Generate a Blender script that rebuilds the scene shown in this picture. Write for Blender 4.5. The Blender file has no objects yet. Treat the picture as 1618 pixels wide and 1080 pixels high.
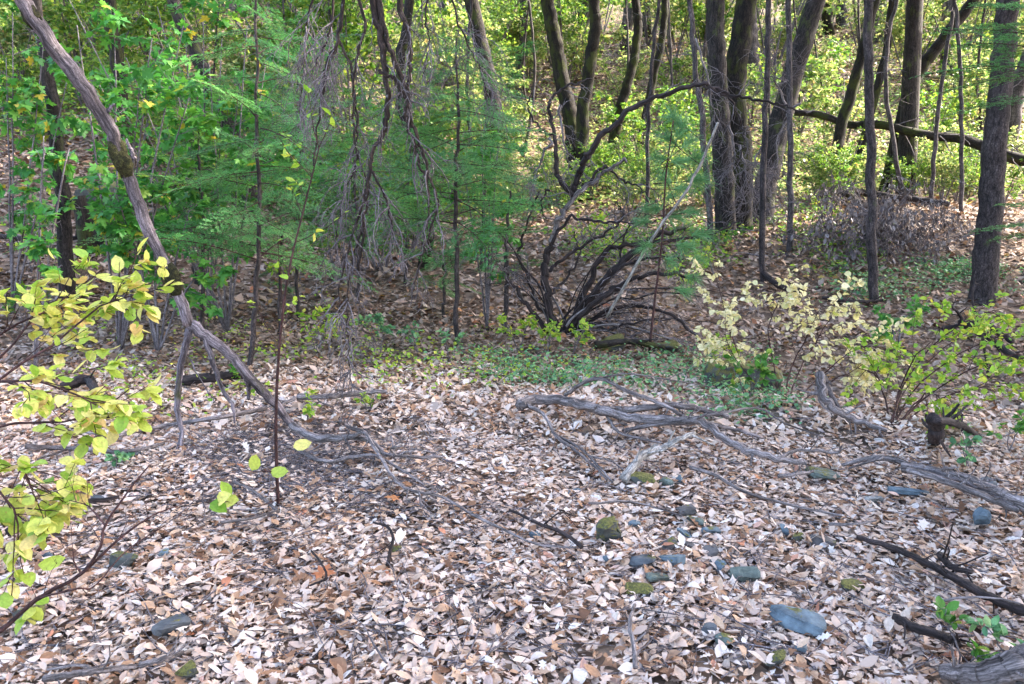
import bpy, math
import numpy as np
from mathutils import Vector, Matrix

R = np.random.default_rng(7)
SC = bpy.context.scene
COL = SC.collection
rad = math.radians

# ------------------------------------------------------------------ camera, world, sun, exposure
FPX, PITCH, EYE = 1258.4, rad(12.0), 1.6
cam = bpy.data.cameras.new('camera'); cam.lens = 28.0; cam.sensor_width = 36.0
cam.clip_start = 0.05; cam.clip_end = 1500
cam_o = bpy.data.objects.new('camera', cam); COL.objects.link(cam_o)
cam_o.location = (0, 0, EYE); cam_o.rotation_euler = (rad(90) - PITCH, 0, 0)
SC.camera = cam_o

SUN_AZ, SUN_EL = rad(72), rad(42)
world = bpy.data.worlds.new('World'); SC.world = world; world.use_nodes = True
wn = world.node_tree.nodes; bg = wn['Background']
sky = wn.new('ShaderNodeTexSky'); sky.sky_type = 'NISHITA'; sky.sun_disc = False
sky.sun_elevation = SUN_EL; sky.sun_rotation = SUN_AZ; sky.air_density = 1.0; sky.dust_density = 3.0
world.node_tree.links.new(sky.outputs[0], bg.inputs['Color']); bg.inputs['Strength'].default_value = 0.15
sun = bpy.data.lights.new('sun', 'SUN'); sun.energy = 3.0; sun.angle = rad(0.5); sun.color = (1.0, 0.93, 0.8)
sun_o = bpy.data.objects.new('sun', sun); COL.objects.link(sun_o)
SDIR = Vector((math.sin(SUN_AZ) * math.cos(SUN_EL), math.cos(SUN_AZ) * math.cos(SUN_EL), math.sin(SUN_EL)))
sun_o.rotation_euler = SDIR.to_track_quat('Z', 'Y').to_euler(); sun_o.location = (20, 6, 25)
SC.view_settings.view_transform = 'Standard'; SC.view_settings.look = 'None'
SC.view_settings.exposure = 3.15; SC.view_settings.gamma = 1.0
SC.render.engine = 'CYCLES'
cy = SC.cycles
cy.max_bounces = 6; cy.diffuse_bounces = 4; cy.glossy_bounces = 1; cy.transmission_bounces = 4
cy.caustics_reflective = False; cy.caustics_refractive = False

# ------------------------------------------------------------------ helpers: terrain and pixel geometry
HY = np.array([-60, -8, 0, 5.6, 6.6, 7.6, 9.0, 10.5, 12, 14, 17, 20, 26, 35, 50, 80, 120, 200, 400.])
HZ = np.array([2, .3, 0, 0, -.08, -.14, -.06, .06, .22, .5, .95, 1.6, 3.5, 6.8, 12.6, 25, 42, 66, 95.])
_nr = np.random.default_rng(3)
_W = [(s, a, _nr.uniform(0, 2 * np.pi, 5), _nr.uniform(0, 2 * np.pi, 5)) for s, a in ((.55, .010), (1.3, .018), (3.1, .035), (7, .10), (17, .28))]
def sm(t): t = np.clip(t, 0, 1); return t * t * (3 - 2 * t)
def H(x, y):
    x = np.asarray(x, float); y = np.asarray(y, float)
    z = np.interp(y, HY, HZ)
    z = (z + np.interp(y - .7, HY, HZ) + np.interp(y + .7, HY, HZ)) / 3
    far = sm((y - 7) / 12)
    for s, a, ang, ph in _W:
        amp = a * (1 if s < 5 else far)
        k = 2 * np.pi / s
        z = z + amp * sum(np.sin(k * (x * np.cos(t) + y * np.sin(t)) + p) for t, p in zip(ang, ph)) / 2.2
    z = z + sm((-x - 2.0) / 6) * sm((y - 6.5) / 9) * 1.9          # the steeper bank on one side
    z = z - sm((x - 1.3) / 1.6) * sm((y - (5.2 - .28 * (x - 1))) / .9) * (1 - sm((y - 9) / 4)) * .28   # the little gully
    return z
def ray(px, py):
    px = np.asarray(px, float); py = np.asarray(py, float)
    a = (px - 809) / FPX; b = -(py - 540) / FPX
    c, s = math.cos(PITCH), math.sin(PITCH)
    return np.stack([a, c + b * s, -s + b * c], -1)
def P(px, py, d):
    r = ray(px, py); return np.array([0, 0, EYE]) + r * (d / r[..., 1])[..., None] if np.ndim(px) else np.array([0, 0, EYE]) + r * (d / r[1])
TS = np.geomspace(1.0, 160, 420)
def G(px, py, lift=0.0):
    single = np.ndim(px) == 0
    r = ray(np.atleast_1d(px), np.atleast_1d(py)); lift = np.broadcast_to(np.asarray(lift, float), r.shape[:1])
    X = r[:, None, :] * TS[None, :, None] + np.array([0, 0, EYE])
    g = X[..., 2] - H(X[..., 0], X[..., 1]) - lift[:, None]
    i = np.argmax(g < 0, 1); i = np.where(i == 0, len(TS) - 1, i)
    k = np.arange(len(i)); g0, g1 = g[k, i - 1], g[k, i]
    t = TS[i - 1] + (TS[i] - TS[i - 1]) * np.clip(g0 / (g0 - g1 + 1e-9), 0, 1)
    p = r * t[:, None] + np.array([0, 0, EYE])
    return p[0] if single else p
def on_ground(px, d):                          # point of the ground at depth d in the picture column px
    x = (px - 809) / FPX * d
    for _ in range(4):
        z = float(H(x, d)); x = (px - 809) / FPX * (d * math.cos(PITCH) + (EYE - z) * math.sin(PITCH))
    return np.array([x, d, float(H(x, d))])

# ------------------------------------------------------------------ helpers: meshes
class MB:
    def __init__(s): s.v = []; s.q = []; s.t = []; s.r = []; s.tc = []; s.qm = []; s.tm = []; s.n = 0
    def add(s, v, q=None, t=None, rnd=0.5, tc=None, mat=0):
        v = np.asarray(v, np.float32).reshape(-1, 3); s.v.append(v)
        if q is not None and len(q): q = np.asarray(q, np.int64) + s.n; s.q.append(q); s.qm.append(np.full(len(q), mat))
        if t is not None and len(t): t = np.asarray(t, np.int64) + s.n; s.t.append(t); s.tm.append(np.full(len(t), mat))
        s.r.append(np.broadcast_to(np.asarray(rnd, np.float32), (len(v),)))
        s.tc.append(v if tc is None else np.asarray(tc, np.float32).reshape(-1, 3)); s.n += len(v)
        return s
    def mesh(s, name, mats, origin=(0, 0, 0), smooth=True):
        me = bpy.data.meshes.new(name)
        v = np.concatenate(s.v) - np.asarray(origin, np.float32)
        me.vertices.add(len(v)); me.vertices.foreach_set('co', v.ravel())
        Q = np.concatenate(s.q) if s.q else np.zeros((0, 4), int); T = np.concatenate(s.t) if s.t else np.zeros((0, 3), int)
        idx = np.concatenate([Q.ravel(), T.ravel()]); nq, nt = len(Q), len(T)
        me.loops.add(len(idx)); me.loops.foreach_set('vertex_index', idx.astype(np.int32))
        me.polygons.add(nq + nt)
        st = np.concatenate([np.arange(nq) * 4, nq * 4 + np.arange(nt) * 3]).astype(np.int32)
        me.polygons.foreach_set('loop_start', st)
        mi = np.concatenate((s.qm or [np.zeros(0)]) + (s.tm or [np.zeros(0)])).astype(np.int32)
        me.polygons.foreach_set('material_index', mi)
        me.polygons.foreach_set('use_smooth', np.full(nq + nt, smooth))
        a = me.attributes.new('rnd', 'FLOAT', 'POINT'); a.data.foreach_set('value', np.concatenate(s.r).astype(np.float32))
        a = me.attributes.new('tc', 'FLOAT_VECTOR', 'POINT'); a.data.foreach_set('vector', np.concatenate(s.tc).astype(np.float32).ravel())
        for m in (mats if isinstance(mats, (list, tuple)) else [mats]): me.materials.append(m)
        me.update(calc_edges=True)
        return me
def link(name, me, parent=None, loc=(0, 0, 0)):
    o = bpy.data.objects.new(name, me); COL.objects.link(o); o.location = loc
    if parent is not None: o.parent = parent
    return o
def tag(o, label=None, cat=None, group=None, kind=None):
    if label: o['label'] = label
    if cat: o['category'] = cat
    if group: o['group'] = group
    if kind: o['kind'] = kind
    return o
def empty(name, loc, label, cat, group=None):
    o = bpy.data.objects.new(name, None); COL.objects.link(o); o.location = loc; o.empty_display_size = .1
    return tag(o, label, cat, group)
def part(name, mb, mats, root, kind=None, smooth=True):
    o = link(name, mb.mesh(name, mats, root.location, smooth), root)
    if kind: o['kind'] = kind
    return o
def copy_tree(o, parent=None):
    c = o.copy(); COL.objects.link(c); c.parent = parent
    for ch in list(o.children): copy_tree(ch, c)
    return c

def nrm(v): return v / (np.linalg.norm(v, axis=-1, keepdims=True) + 1e-9)
def smooth_path(p, n):
    p = np.asarray(p, float)
    if len(p) == 2: return p[0] + (p[1] - p[0]) * np.linspace(0, 1, n)[:, None]
    q = np.concatenate([[2 * p[0] - p[1]], p, [2 * p[-1] - p[-2]]]); m = len(p) - 1
    u = np.linspace(0, m - 1e-6, n); i = u.astype(int); f = (u - i)[:, None]
    a, b, c, d = q[i], q[i + 1], q[i + 2], q[i + 3]
    return .5 * (2 * b + (c - a) * f + (2 * a - 5 * b + 4 * c - d) * f ** 2 + (3 * b - a - 3 * c + d) * f ** 3)
def tube(mb, pts, r0, r1=None, sides=8, rough=.10, rnd=None, mat=0, cap=True, prof=1.0, ridge=0, flare=0):
    pts = np.asarray(pts, float); n = len(pts)
    T = np.gradient(pts, axis=0); T = nrm(T)
    ref = np.array([0, 0, 1.]) if abs(T[0][2]) < .8 else np.array([1., 0, 0])
    N = np.zeros_like(T); N[0] = nrm(np.cross(T[0], ref))
    for i in range(1, n): N[i] = nrm(N[i - 1] - T[i] * np.dot(N[i - 1], T[i]))
    B = np.cross(T, N)
    t = np.linspace(0, 1, n); rr = np.asarray(r0, float) if np.ndim(r0) else r0 + (r1 - r0) * t ** prof
    rr = rr * np.ones(n)
    if flare: rr = rr * (1 + flare * np.exp(-t * n * .55))
    th = np.arange(sides) / sides * 2 * np.pi
    L = np.concatenate([[0], np.cumsum(np.linalg.norm(np.diff(pts, axis=0), axis=1))])
    k = R.uniform(0, 6, 4)
    j = 1 + rough * (np.sin(th[None] * 2 + k[0] + L[:, None] * 3 / max(.05, rr.max() * 8)) * .3 + np.sin(th[None] * 3 + k[1] - L[:, None] * 1.2 / max(.05, rr.max() * 5)) * .4) + R.normal(0, rough * .35, (n, sides))
    if ridge: j = j + ridge * np.sin(th[None] * round(sides / 2.6) + 1.2 * np.sin(L[:, None] * 3 + k[2]) + k[3])
    ring = pts[:, None] + (N[:, None] * np.cos(th)[None, :, None] + B[:, None] * np.sin(th)[None, :, None]) * (rr[:, None] * j)[..., None]
    off = R.uniform(0, 50)
    tc = np.stack([np.cos(th)[None] * rr[:, None] + off, np.sin(th)[None] * rr[:, None] + off, L[:, None] + 0 * th[None]], -1)
    i = np.arange(n - 1)[:, None] * sides; a = np.arange(sides)[None]; b = (a + 1) % sides
    q = np.stack([i + a, i + b, i + sides + b, i + sides + a], -1).reshape(-1, 4)
    v = ring.reshape(-1, 3); tcv = tc.reshape(-1, 3); tri = []
    if cap:
        v = np.concatenate([v, [pts[0], pts[-1]]]); tcv = np.concatenate([tcv, [tcv[0], tcv[-1]]]); m = n * sides
        for c in range(sides): tri += [(m, (c + 1) % sides, c), (m + 1, (n - 1) * sides + c, (n - 1) * sides + (c + 1) % sides)]
    mb.add(v, q, tri, R.random() if rnd is None else rnd, tcv, mat); return mb
def tubes(mb, X, r0, r1, sides=3, mat=0):      # many thin polylines at once, X is (K, n, 3)
    K, n, _ = X.shape
    if K == 0: return mb
    T = nrm(np.gradient(X, axis=1)); ref = nrm(R.normal(size=(K, 1, 3))); N = nrm(np.cross(T, ref)); B = np.cross(T, N)
    th = np.arange(sides) / sides * 2 * np.pi
    r0 = np.broadcast_to(r0, (K,)); r1 = np.broadcast_to(r1, (K,))
    rr = r0[:, None] + (r1 - r0)[:, None] * np.linspace(0, 1, n)[None]
    rr = rr * R.uniform(.85, 1.2, rr.shape)
    v = X[:, :, None] + (N[:, :, None] * np.cos(th)[:, None] + B[:, :, None] * np.sin(th)[:, None]) * rr[:, :, None, None]
    base = (np.arange(K) * n * sides)[:, None, None]; i = (np.arange(n - 1) * sides)[None, :, None]; a = np.arange(sides)[None, None]; b = (a + 1) % sides
    q = np.stack([base + i + a, base + i + b, base + i + sides + b, base + i + sides + a], -1).reshape(-1, 4)
    rn = np.repeat(R.random(K), n * sides)
    mb.add(v.reshape(-1, 3), q, None, rn, None, mat); return mb
def sprout(par, k, L, t0=.2, t1=1., ang=45, n=5, droop=0., wander=.15, taper=.5, flat=0.):
    par = np.asarray(par, float)
    if par.ndim == 2: par = par[None]
    Pn, m, _ = par.shape
    t = R.uniform(t0, t1, (Pn, k)).ravel(); pi = np.repeat(np.arange(Pn), k)
    u = t * (m - 1); i = np.minimum(u.astype(int), m - 2); f = (u - i)[:, None]
    base = par[pi, i] * (1 - f) + par[pi, i + 1] * f; tan = nrm(par[pi, i + 1] - par[pi, i])
    rn = R.normal(size=base.shape); rn[:, 2] *= (1 - flat); perp = nrm(rn - tan * np.sum(rn * tan, 1, keepdims=True))
    a = np.radians(ang * R.uniform(.6, 1.3, len(t)))[:, None]
    d = nrm(tan * np.cos(a) + perp * np.sin(a))
    ln = (L * R.uniform(.45, 1.15, len(t)) * (1 - taper * t))[:, None] / (n - 1)
    out = [base]
    for _ in range(n - 1):
        out.append(out[-1] + d * ln); d = nrm(d + R.normal(0, wander, d.shape) + np.array([0, 0, -droop]))
    return np.stack(out, 1)

# leaf templates: unit length along +Y, z up; returns (verts, quads)
def strip(ws, fold=.15, curl=.2, skew=0., ys=None):
    n = len(ws); ys = np.linspace(0, 1, n) if ys is None else np.asarray(ys); v = []
    for y, w in zip(ys, ws):
        z = curl * (y * y) - curl * y * .6; sk = skew * math.sin(y * 3)
        v += [(-w + sk, y - .15 * w, z + fold * w * 1.6), (sk, y, z), (w + sk, y - .15 * w, z + fold * w * 1.6)]
    q = []
    for i in range(n - 1):
        a = i * 3; q += [(a, a + 1, a + 4, a + 3), (a + 1, a + 2, a + 5, a + 4)]
    return np.array(v), np.array(q)
OVAL = [strip([.015, .19, .27, .21, .01], f, c, s) for f, c, s in ((.25, .25, .03), (-.2, -.3, -.05), (.5, .1, .0), (.1, .55, .06), (-.45, .35, -.03))]
LONG = [strip([.01, .12, .16, .15, .01], f, c, s) for f, c, s in ((.4, .3, .08), (-.3, -.35, -.06), (.15, .6, .05))]
def oak(f, c, s, m=1.):
    return strip([.012, .05 * m, .20 * m, .09 * m, .30 * m, .13 * m, .27 * m, .09 * m, .01], f, c, s, [0, .12, .27, .38, .52, .62, .78, .86, 1])
OAK = [oak(.25, .2, .03), oak(-.25, -.3, -.04, 1.1), oak(.45, .45, .05, .9), oak(-.1, .5, 0), oak(.6, -.2, .08, .8), oak(-.5, .25, -.06, .95)]
ROUND = [strip([.01, .28, .36, .27, .01], f, c, s, [0, .22, .5, .8, 1]) for f, c, s in ((.15, .12, .02), (.3, -.2, -.02), (-.1, .2, 0))]
DIAM = [strip([.02, .3, .02], f, c, 0, [0, .5, 1]) for f, c in ((.3, .2), (-.2, -.3), (.1, .4))]
CHIP = [(np.array([(-.02, 0, 0), (.28, .42, .1), (0, 1, .05), (-.28, .5, .13)]), np.array([(0, 1, 2, 3)])), (np.array([(-.02, 0, .1), (.24, .5, -.03), (0, 1, .12), (-.3, .42, 0.03)]), np.array([(0, 1, 2, 3)]))]
def maple(f=.1, droop=.15, sz=1.):
    out = []                                       # palmate outline: five pointed lobes with side teeth
    spec = [(-150, .22), (-128, .50), (-104, .30), (-88, .42), (-72, .72), (-60, .52), (-50, .60), (-34, .38), (-20, .74), (-11, .70), (0, 1.0)]
    pts = [(a, r) for a, r in spec] + [(-a, r) for a, r in reversed(spec[:-1])]
    for a, r in pts:
        x, y = math.sin(rad(a)) * r * .62 * sz, (math.cos(rad(a)) * r * .62 + .38)
        out.append((x, y, f * abs(x) - droop * (x * x * 2 + (y - .38) ** 2 * 1.2)))
    v = np.array([(0, .38, .03)] + out); n = len(out)
    t = [(0, i + 1, i + 2) for i in range(n - 1)][::-1]
    return v, np.array([(0, i + 2, i + 1) for i in range(n - 1)])
MAPLE = [maple(.1, .2), maple(.25, .35), maple(-.1, .1), maple(.2, -.1)]
def frames(d, up):
    y = nrm(d); x = nrm(np.cross(y, up)); z = np.cross(x, y); return np.stack([x, y, z], -1)
def rot_rand(n, tilt):                             # lying leaves: random yaw, small tilt
    yaw = R.uniform(0, 2 * np.pi, n); d = np.stack([np.cos(yaw), np.sin(yaw), R.normal(0, tilt, n)], -1)
    up = np.stack([R.normal(0, tilt, n), R.normal(0, tilt, n), np.where(R.random(n) < .5, 1., -1.) + 0 * yaw], -1)
    return frames(d, up)
def scatter(mb, temps, pos, M, size, rnd=None, mat=0, aniso=True):
    pick = R.integers(0, len(temps), len(pos)); rnd = R.random(len(pos)) if rnd is None else rnd
    size = np.broadcast_to(size, (len(pos),))
    for k, (tv, tf) in enumerate(temps):
        s = pick == k; m = int(s.sum())
        if not m: continue
        an = np.stack([R.uniform(.65, 1.3, m), R.uniform(.85, 1.1, m), R.uniform(.2, 2.0, m)], -1) if aniso else np.ones((m, 3))
        v = np.einsum('nij,nvj->nvi', M[s], tv[None] * an[:, None]) * size[s][:, None, None] + pos[s][:, None]
        f = (tf[None] + (np.arange(m) * len(tv))[:, None, None]).reshape(-1, tf.shape[1])
        kw = dict(t=f) if tf.shape[1] == 3 else dict(q=f)
        mb.add(v.reshape(-1, 3), rnd=np.repeat(rnd[s], len(tv)), tc=np.tile(tv, (m, 1)), mat=mat, **kw)
    return mb
def leaf_spots(X, k, t0=.15, droop=.3, spread=1., upn=.5, up_bias=1.):    # leaf positions and frames along polylines X (K, n, 3)
    K, m, _ = X.shape; t = R.uniform(t0, 1, (K, k)).ravel(); pi = np.repeat(np.arange(K), k)
    u = t * (m - 1); i = np.minimum(u.astype(int), m - 2); f = (u - i)[:, None]
    b = X[pi, i] * (1 - f) + X[pi, i + 1] * f; tan = nrm(X[pi, i + 1] - X[pi, i])
    rn = R.normal(size=b.shape) * [1, 1, .5]; d = nrm(tan * .6 + nrm(rn) * spread + [0, 0, -droop])
    up = nrm(R.normal(0, upn, b.shape) + [0, 0, up_bias]); return b, frames(d, up)

# ------------------------------------------------------------------ materials
def mat(name):
    m = bpy.data.materials.new(name); m.use_nodes = True; nt = m.node_tree; return m, nt, nt.nodes, nt.links, nt.nodes['Principled BSDF']
def ramp(N, cols, interp='LINEAR'):
    r = N.new('ShaderNodeValToRGB'); e = r.color_ramp.elements; r.color_ramp.interpolation = interp
    while len(e) > 1: e.remove(e[-1])
    e[0].position = cols[0][0]; e[0].color = (*cols[0][1], 1)
    for p, c in cols[1:]: x = e.new(p); x.color = (*c, 1)
    return r
def coords(N, L, attr='tc', scale=(1, 1, 1)):
    a = N.new('ShaderNodeAttribute'); a.attribute_name = attr
    m = N.new('ShaderNodeMapping'); m.inputs['Scale'].default_value = scale; L.new(a.outputs['Vector'], m.inputs[0]); return m.outputs[0]
def noise(N, L, vec, s, d=4, r=.6):
    n = N.new('ShaderNodeTexNoise'); n.inputs['Scale'].default_value = s; n.inputs['Detail'].default_value = d; n.inputs['Roughness'].default_value = r
    if vec is not None: L.new(vec, n.inputs['Vector'])
    return n.outputs['Fac']
def rnd_val(N, L):
    a = N.new('ShaderNodeAttribute'); a.attribute_name = 'rnd'; o = N.new('ShaderNodeObjectInfo')
    s = N.new('ShaderNodeMath'); s.operation = 'ADD'; L.new(a.outputs['Fac'], s.inputs[0]); L.new(o.outputs['Random'], s.inputs[1])
    f = N.new('ShaderNodeMath'); f.operation = 'FRACT'; L.new(s.outputs[0], f.inputs[0]); return f.outputs[0]
def mix(N, L, fac, a, b, mode='MIX'):
    m = N.new('ShaderNodeMix'); m.data_type = 'RGBA'; m.blend_type = mode
    for s, v in ((m.inputs[0], fac), (m.inputs[6], a), (m.inputs[7], b)):
        if isinstance(v, (int, float)): s.default_value = v
        elif isinstance(v, tuple): s.default_value = (*v, 1)
        else: L.new(v, s)
    return m.outputs[2]
def leaf_mat(name, cols, trans=.4, rough=.5, back=None, interp='LINEAR', vein=.25, tcol=1.25, spot=None, patch=False):
    m, nt, N, L, B = mat(name)
    r = ramp(N, cols, interp); L.new(rnd_val(N, L), r.inputs[0]); col = r.outputs[0]
    tcv = coords(N, L); n = noise(N, L, tcv, 5, 3)
    nr = ramp(N, [(.35, (1 - vein,) * 3), (.65, (1 + vein * .4,) * 3)]); L.new(n, nr.inputs[0])
    col = mix(N, L, 1., col, nr.outputs[0], 'MULTIPLY')
    if spot:
        sf = noise(N, L, coords(N, L), 7, 4, .7); sr_ = ramp(N, [(.60, (0,) * 3), (.68, (.85,) * 3)]); L.new(sf, sr_.inputs[0]); col = mix(N, L, sr_.outputs[0], col, spot)
    if patch:
        gp_ = N.new('ShaderNodeNewGeometry').outputs['Position']; pr_ = ramp(N, [(.34, (.66, .58, .53)), (.50, (1.,) * 3), (.7, (1.08,) * 3)]); L.new(noise(N, L, gp_, 1.6, 5, .65), pr_.inputs[0]); col = mix(N, L, 1., col, pr_.outputs[0], 'MULTIPLY')
    if back:
        g = N.new('ShaderNodeNewGeometry'); col = mix(N, L, g.outputs['Backfacing'], col, mix(N, L, .55, col, back))
    L.new(col, B.inputs['Base Color']); B.inputs['Roughness'].default_value = rough; B.inputs['Specular IOR Level'].default_value = .35
    if trans > 0:
        t = N.new('ShaderNodeBsdfTranslucent'); L.new(mix(N, L, 1., col, (tcol, tcol, tcol * .8), 'MULTIPLY'), t.inputs[0])
        x = N.new('ShaderNodeMixShader'); x.inputs[0].default_value = trans
        L.new(B.outputs[0], x.inputs[1]); L.new(t.outputs[0], x.inputs[2]); L.new(x.outputs[0], nt.nodes['Material Output'].inputs[0])
    return m
def bark_mat(name, dark, light, s=14, stretch=.22, bump=.6, moss=None, moss_lo=.5, rough=.85, lichen=None):
    m, nt, N, L, B = mat(name)
    v = coords(N, L, scale=(1, 1, stretch)); f = noise(N, L, v, s, 6, .7)
    r = ramp(N, [(.30, dark), (.5, tuple((a + b) / 2.2 for a, b in zip(dark, light))), (.68, light)]); L.new(f, r.inputs[0]); col = r.outputs[0]
    big = noise(N, L, coords(N, L), 3, 3)
    br = ramp(N, [(.35, (.65,) * 3), (.65, (1.2,) * 3)]); L.new(big, br.inputs[0]); col = mix(N, L, 1., col, br.outputs[0], 'MULTIPLY')
    vv = N.new('ShaderNodeTexVoronoi'); vv.feature = 'DISTANCE_TO_EDGE'; vv.inputs['Scale'].default_value = s * 1.5; L.new(coords(N, L, scale=(1, 1, stretch * 1.3)), vv.inputs['Vector'])
    vr = ramp(N, [(0, (.35,) * 3), (.16, (1.1,) * 3)]); L.new(vv.outputs[0], vr.inputs[0]); col = mix(N, L, .8, col, vr.outputs[0], 'MULTIPLY')
    gf = noise(N, L, coords(N, L, scale=(1, 1, .5)), s * 5, 3, .7); gr = ramp(N, [(.35, (.55,) * 3), (.65, (1.35,) * 3)]); L.new(gf, gr.inputs[0]); col = mix(N, L, 1., col, gr.outputs[0], 'MULTIPLY')
    if lichen:
        lf = noise(N, L, coords(N, L, scale=(1.3, 1.3, 1)), 22, 3); lr = ramp(N, [(.64, (0,) * 3), (.74, (.8,) * 3)]); L.new(lf, lr.inputs[0]); col = mix(N, L, lr.outputs[0], col, lichen)
    if moss:
        mf = noise(N, L, coords(N, L, scale=(1, 1, .6)), 5, 5); mr = ramp(N, [(moss_lo, (0,) * 3), (moss_lo + .1, (1,) * 3)]); L.new(mf, mr.inputs[0])
        fine = noise(N, L, coords(N, L), 90, 2); mc = ramp(N, [(.3, tuple(c * .4 for c in moss)), (.7, moss)]); L.new(fine, mc.inputs[0])
        col = mix(N, L, mr.outputs[0], col, mc.outputs[0])
    L.new(col, B.inputs['Base Color']); B.inputs['Roughness'].default_value = rough; B.inputs['Specular IOR Level'].default_value = .25
    b = N.new('ShaderNodeBump'); b.inputs['Strength'].default_value = bump; b.inputs['Distance'].default_value = .02
    L.new(f, b.inputs['Height']); L.new(b.outputs[0], B.inputs['Normal']); return m
M = {}
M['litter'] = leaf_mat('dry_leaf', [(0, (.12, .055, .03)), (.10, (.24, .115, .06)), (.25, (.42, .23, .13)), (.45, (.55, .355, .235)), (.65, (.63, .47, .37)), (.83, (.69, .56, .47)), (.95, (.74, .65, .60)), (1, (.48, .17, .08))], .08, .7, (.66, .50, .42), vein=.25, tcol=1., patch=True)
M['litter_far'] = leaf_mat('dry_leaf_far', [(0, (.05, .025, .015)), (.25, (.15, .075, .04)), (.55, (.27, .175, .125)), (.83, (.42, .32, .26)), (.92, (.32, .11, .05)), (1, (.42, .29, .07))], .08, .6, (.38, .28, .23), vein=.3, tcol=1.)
M['yellow'] = leaf_mat('yellow_green_leaf', [(0, (.24, .40, .05)), (.3, (.44, .54, .08)), (.62, (.64, .62, .14)), (.9, (.74, .64, .24)), (1, (.60, .36, .12))], .4, spot=(.42, .26, .08))
M['pale'] = leaf_mat('pale_yellow_leaf', [(0, (.62, .56, .26)), (.4, (.76, .66, .38)), (.8, (.80, .72, .50)), (1, (.46, .48, .14))], .4, spot=(.45, .27, .12))
M['lime'] = leaf_mat('lime_leaf', [(0, (.14, .30, .03)), (.4, (.26, .42, .04)), (.8, (.42, .52, .06)), (1, (.60, .52, .09))], .45, spot=(.34, .26, .06))
M['green'] = leaf_mat('green_leaf', [(0, (.035, .12, .02)), (.45, (.07, .20, .03)), (.85, (.13, .28, .04)), (1, (.38, .38, .05))], .4)
M['cover'] = leaf_mat('ground_cover_leaf', [(0, (.06, .17, .07)), (.5, (.12, .28, .13)), (1, (.24, .40, .14))], .3)
M['maple'] = leaf_mat('maple_leaf', [(0, (.035, .16, .03)), (.5, (.08, .27, .045)), (.9, (.15, .36, .05)), (.97, (.3, .36, .04)), (1, (.5, .34, .04))], .4, vein=.15)
M['slope_yellow'] = leaf_mat('autumn_bush_leaf', [(0, (.08, .17, .04)), (.35, (.20, .31, .08)), (.68, (.38, .43, .15)), (.9, (.56, .54, .24)), (1, (.46, .30, .14))], .45)
M['slope_green'] = leaf_mat('green_bush_leaf', [(0, (.07, .17, .03)), (.5, (.14, .28, .04)), (1, (.34, .40, .06))], .42)
M['crown'] = leaf_mat('crown_leaf', [(0, (.04, .11, .02)), (1, (.12, .22, .03))], .35)
M['fir'] = leaf_mat('fir_needle', [(0, (.07, .24, .09)), (.6, (.12, .36, .12)), (1, (.24, .46, .13))], .5, vein=.1)
M['pine'] = leaf_mat('pine_needle', [(0, (.08, .21, .08)), (1, (.17, .34, .13))], .25, vein=.1)
M['grey_leaf'] = leaf_mat('withered_leaf', [(0, (.05, .035, .035)), (.6, (.14, .105, .10)), (1, (.30, .25, .25))], .1)
M['rust'] = leaf_mat('rust_leaf', [(0, (.42, .14, .06)), (1, (.55, .24, .10))], .2)
M['soil'], _nt, N, L, B = mat('forest_soil')
gp = N.new('ShaderNodeNewGeometry').outputs['Position']
vo = N.new('ShaderNodeTexVoronoi'); vo.inputs['Scale'].default_value = 13; vo.inputs['Randomness'].default_value = 1; L.new(gp, vo.inputs['Vector'])
sp = N.new('ShaderNodeSeparateColor'); L.new(vo.outputs['Color'], sp.inputs[0])
sr = ramp(N, [(0, (.06, .035, .022)), (.4, (.16, .095, .06)), (.75, (.30, .20, .135)), (1, (.42, .31, .23))]); L.new(sp.outputs[0], sr.inputs[0])
L.new(mix(N, L, noise(N, L, gp, .7, 4), sr.outputs[0], (.05, .03, .02)), B.inputs['Base Color']); B.inputs['Roughness'].default_value = .95
bb = N.new('ShaderNodeBump'); bb.inputs['Strength'].default_value = 1; bb.inputs['Distance'].default_value = .03; L.new(sp.outputs[1], bb.inputs['Height']); L.new(bb.outputs[0], B.inputs['Normal'])
M['dead'] = bark_mat('weathered_wood', (.022, .014, .012), (.38, .31, .30), 42, .1, .5)
M['dead_dark'] = bark_mat('dark_dead_wood', (.008, .005, .005), (.075, .052, .05), 60, .08, .5)
M['lean'] = bark_mat('peeling_dead_bark', (.014, .008, .009), (.36, .29, .31), 44, .1, .7, moss=(.07, .07, .018), moss_lo=.62, lichen=(.30, .27, .27))
M['pale_wood'] = bark_mat('bleached_wood', (.20, .17, .15), (.50, .44, .40), 34, .12, .3)
M['twig'] = bark_mat('grey_twig', (.08, .062, .062), (.29, .24, .25), 60, .3, .2)
M['red_twig'] = bark_mat('reddish_twig', (.035, .014, .012), (.11, .05, .045), 60, .3, .2)
M['hang'] = bark_mat('hanging_dead_bark', (.008, .005, .004), (.085, .055, .045), 50, .2, .7, lichen=(.22, .20, .21))
M['mossy'] = bark_mat('mossy_bark', (.005, .0035, .003), (.045, .032, .024), 28, .25, 1., moss=(.055, .06, .013), moss_lo=.5)
M['mossy_log'] = bark_mat('mossy_log_bark', (.006, .004, .003), (.05, .036, .03), 26, .25, 1., moss=(.055, .06, .014), moss_lo=.52)
M['oak'] = bark_mat('oak_bark', (.005, .0035, .003), (.075, .057, .052), 30, .25, 1., moss=(.09, .10, .03), moss_lo=.56)
M['conifer'] = bark_mat('conifer_bark', (.007, .0045, .004), (.12, .09, .088), 32, .35, 1., moss=(.10, .11, .04), moss_lo=.66)
M['grey_trunk'] = bark_mat('grey_bark', (.03, .023, .022), (.15, .12, .12), 20, .25, .8)
M['moss'] = bark_mat('moss_tuft', (.012, .010, .006), (.09, .085, .025), 60, 1., 1.)
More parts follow.
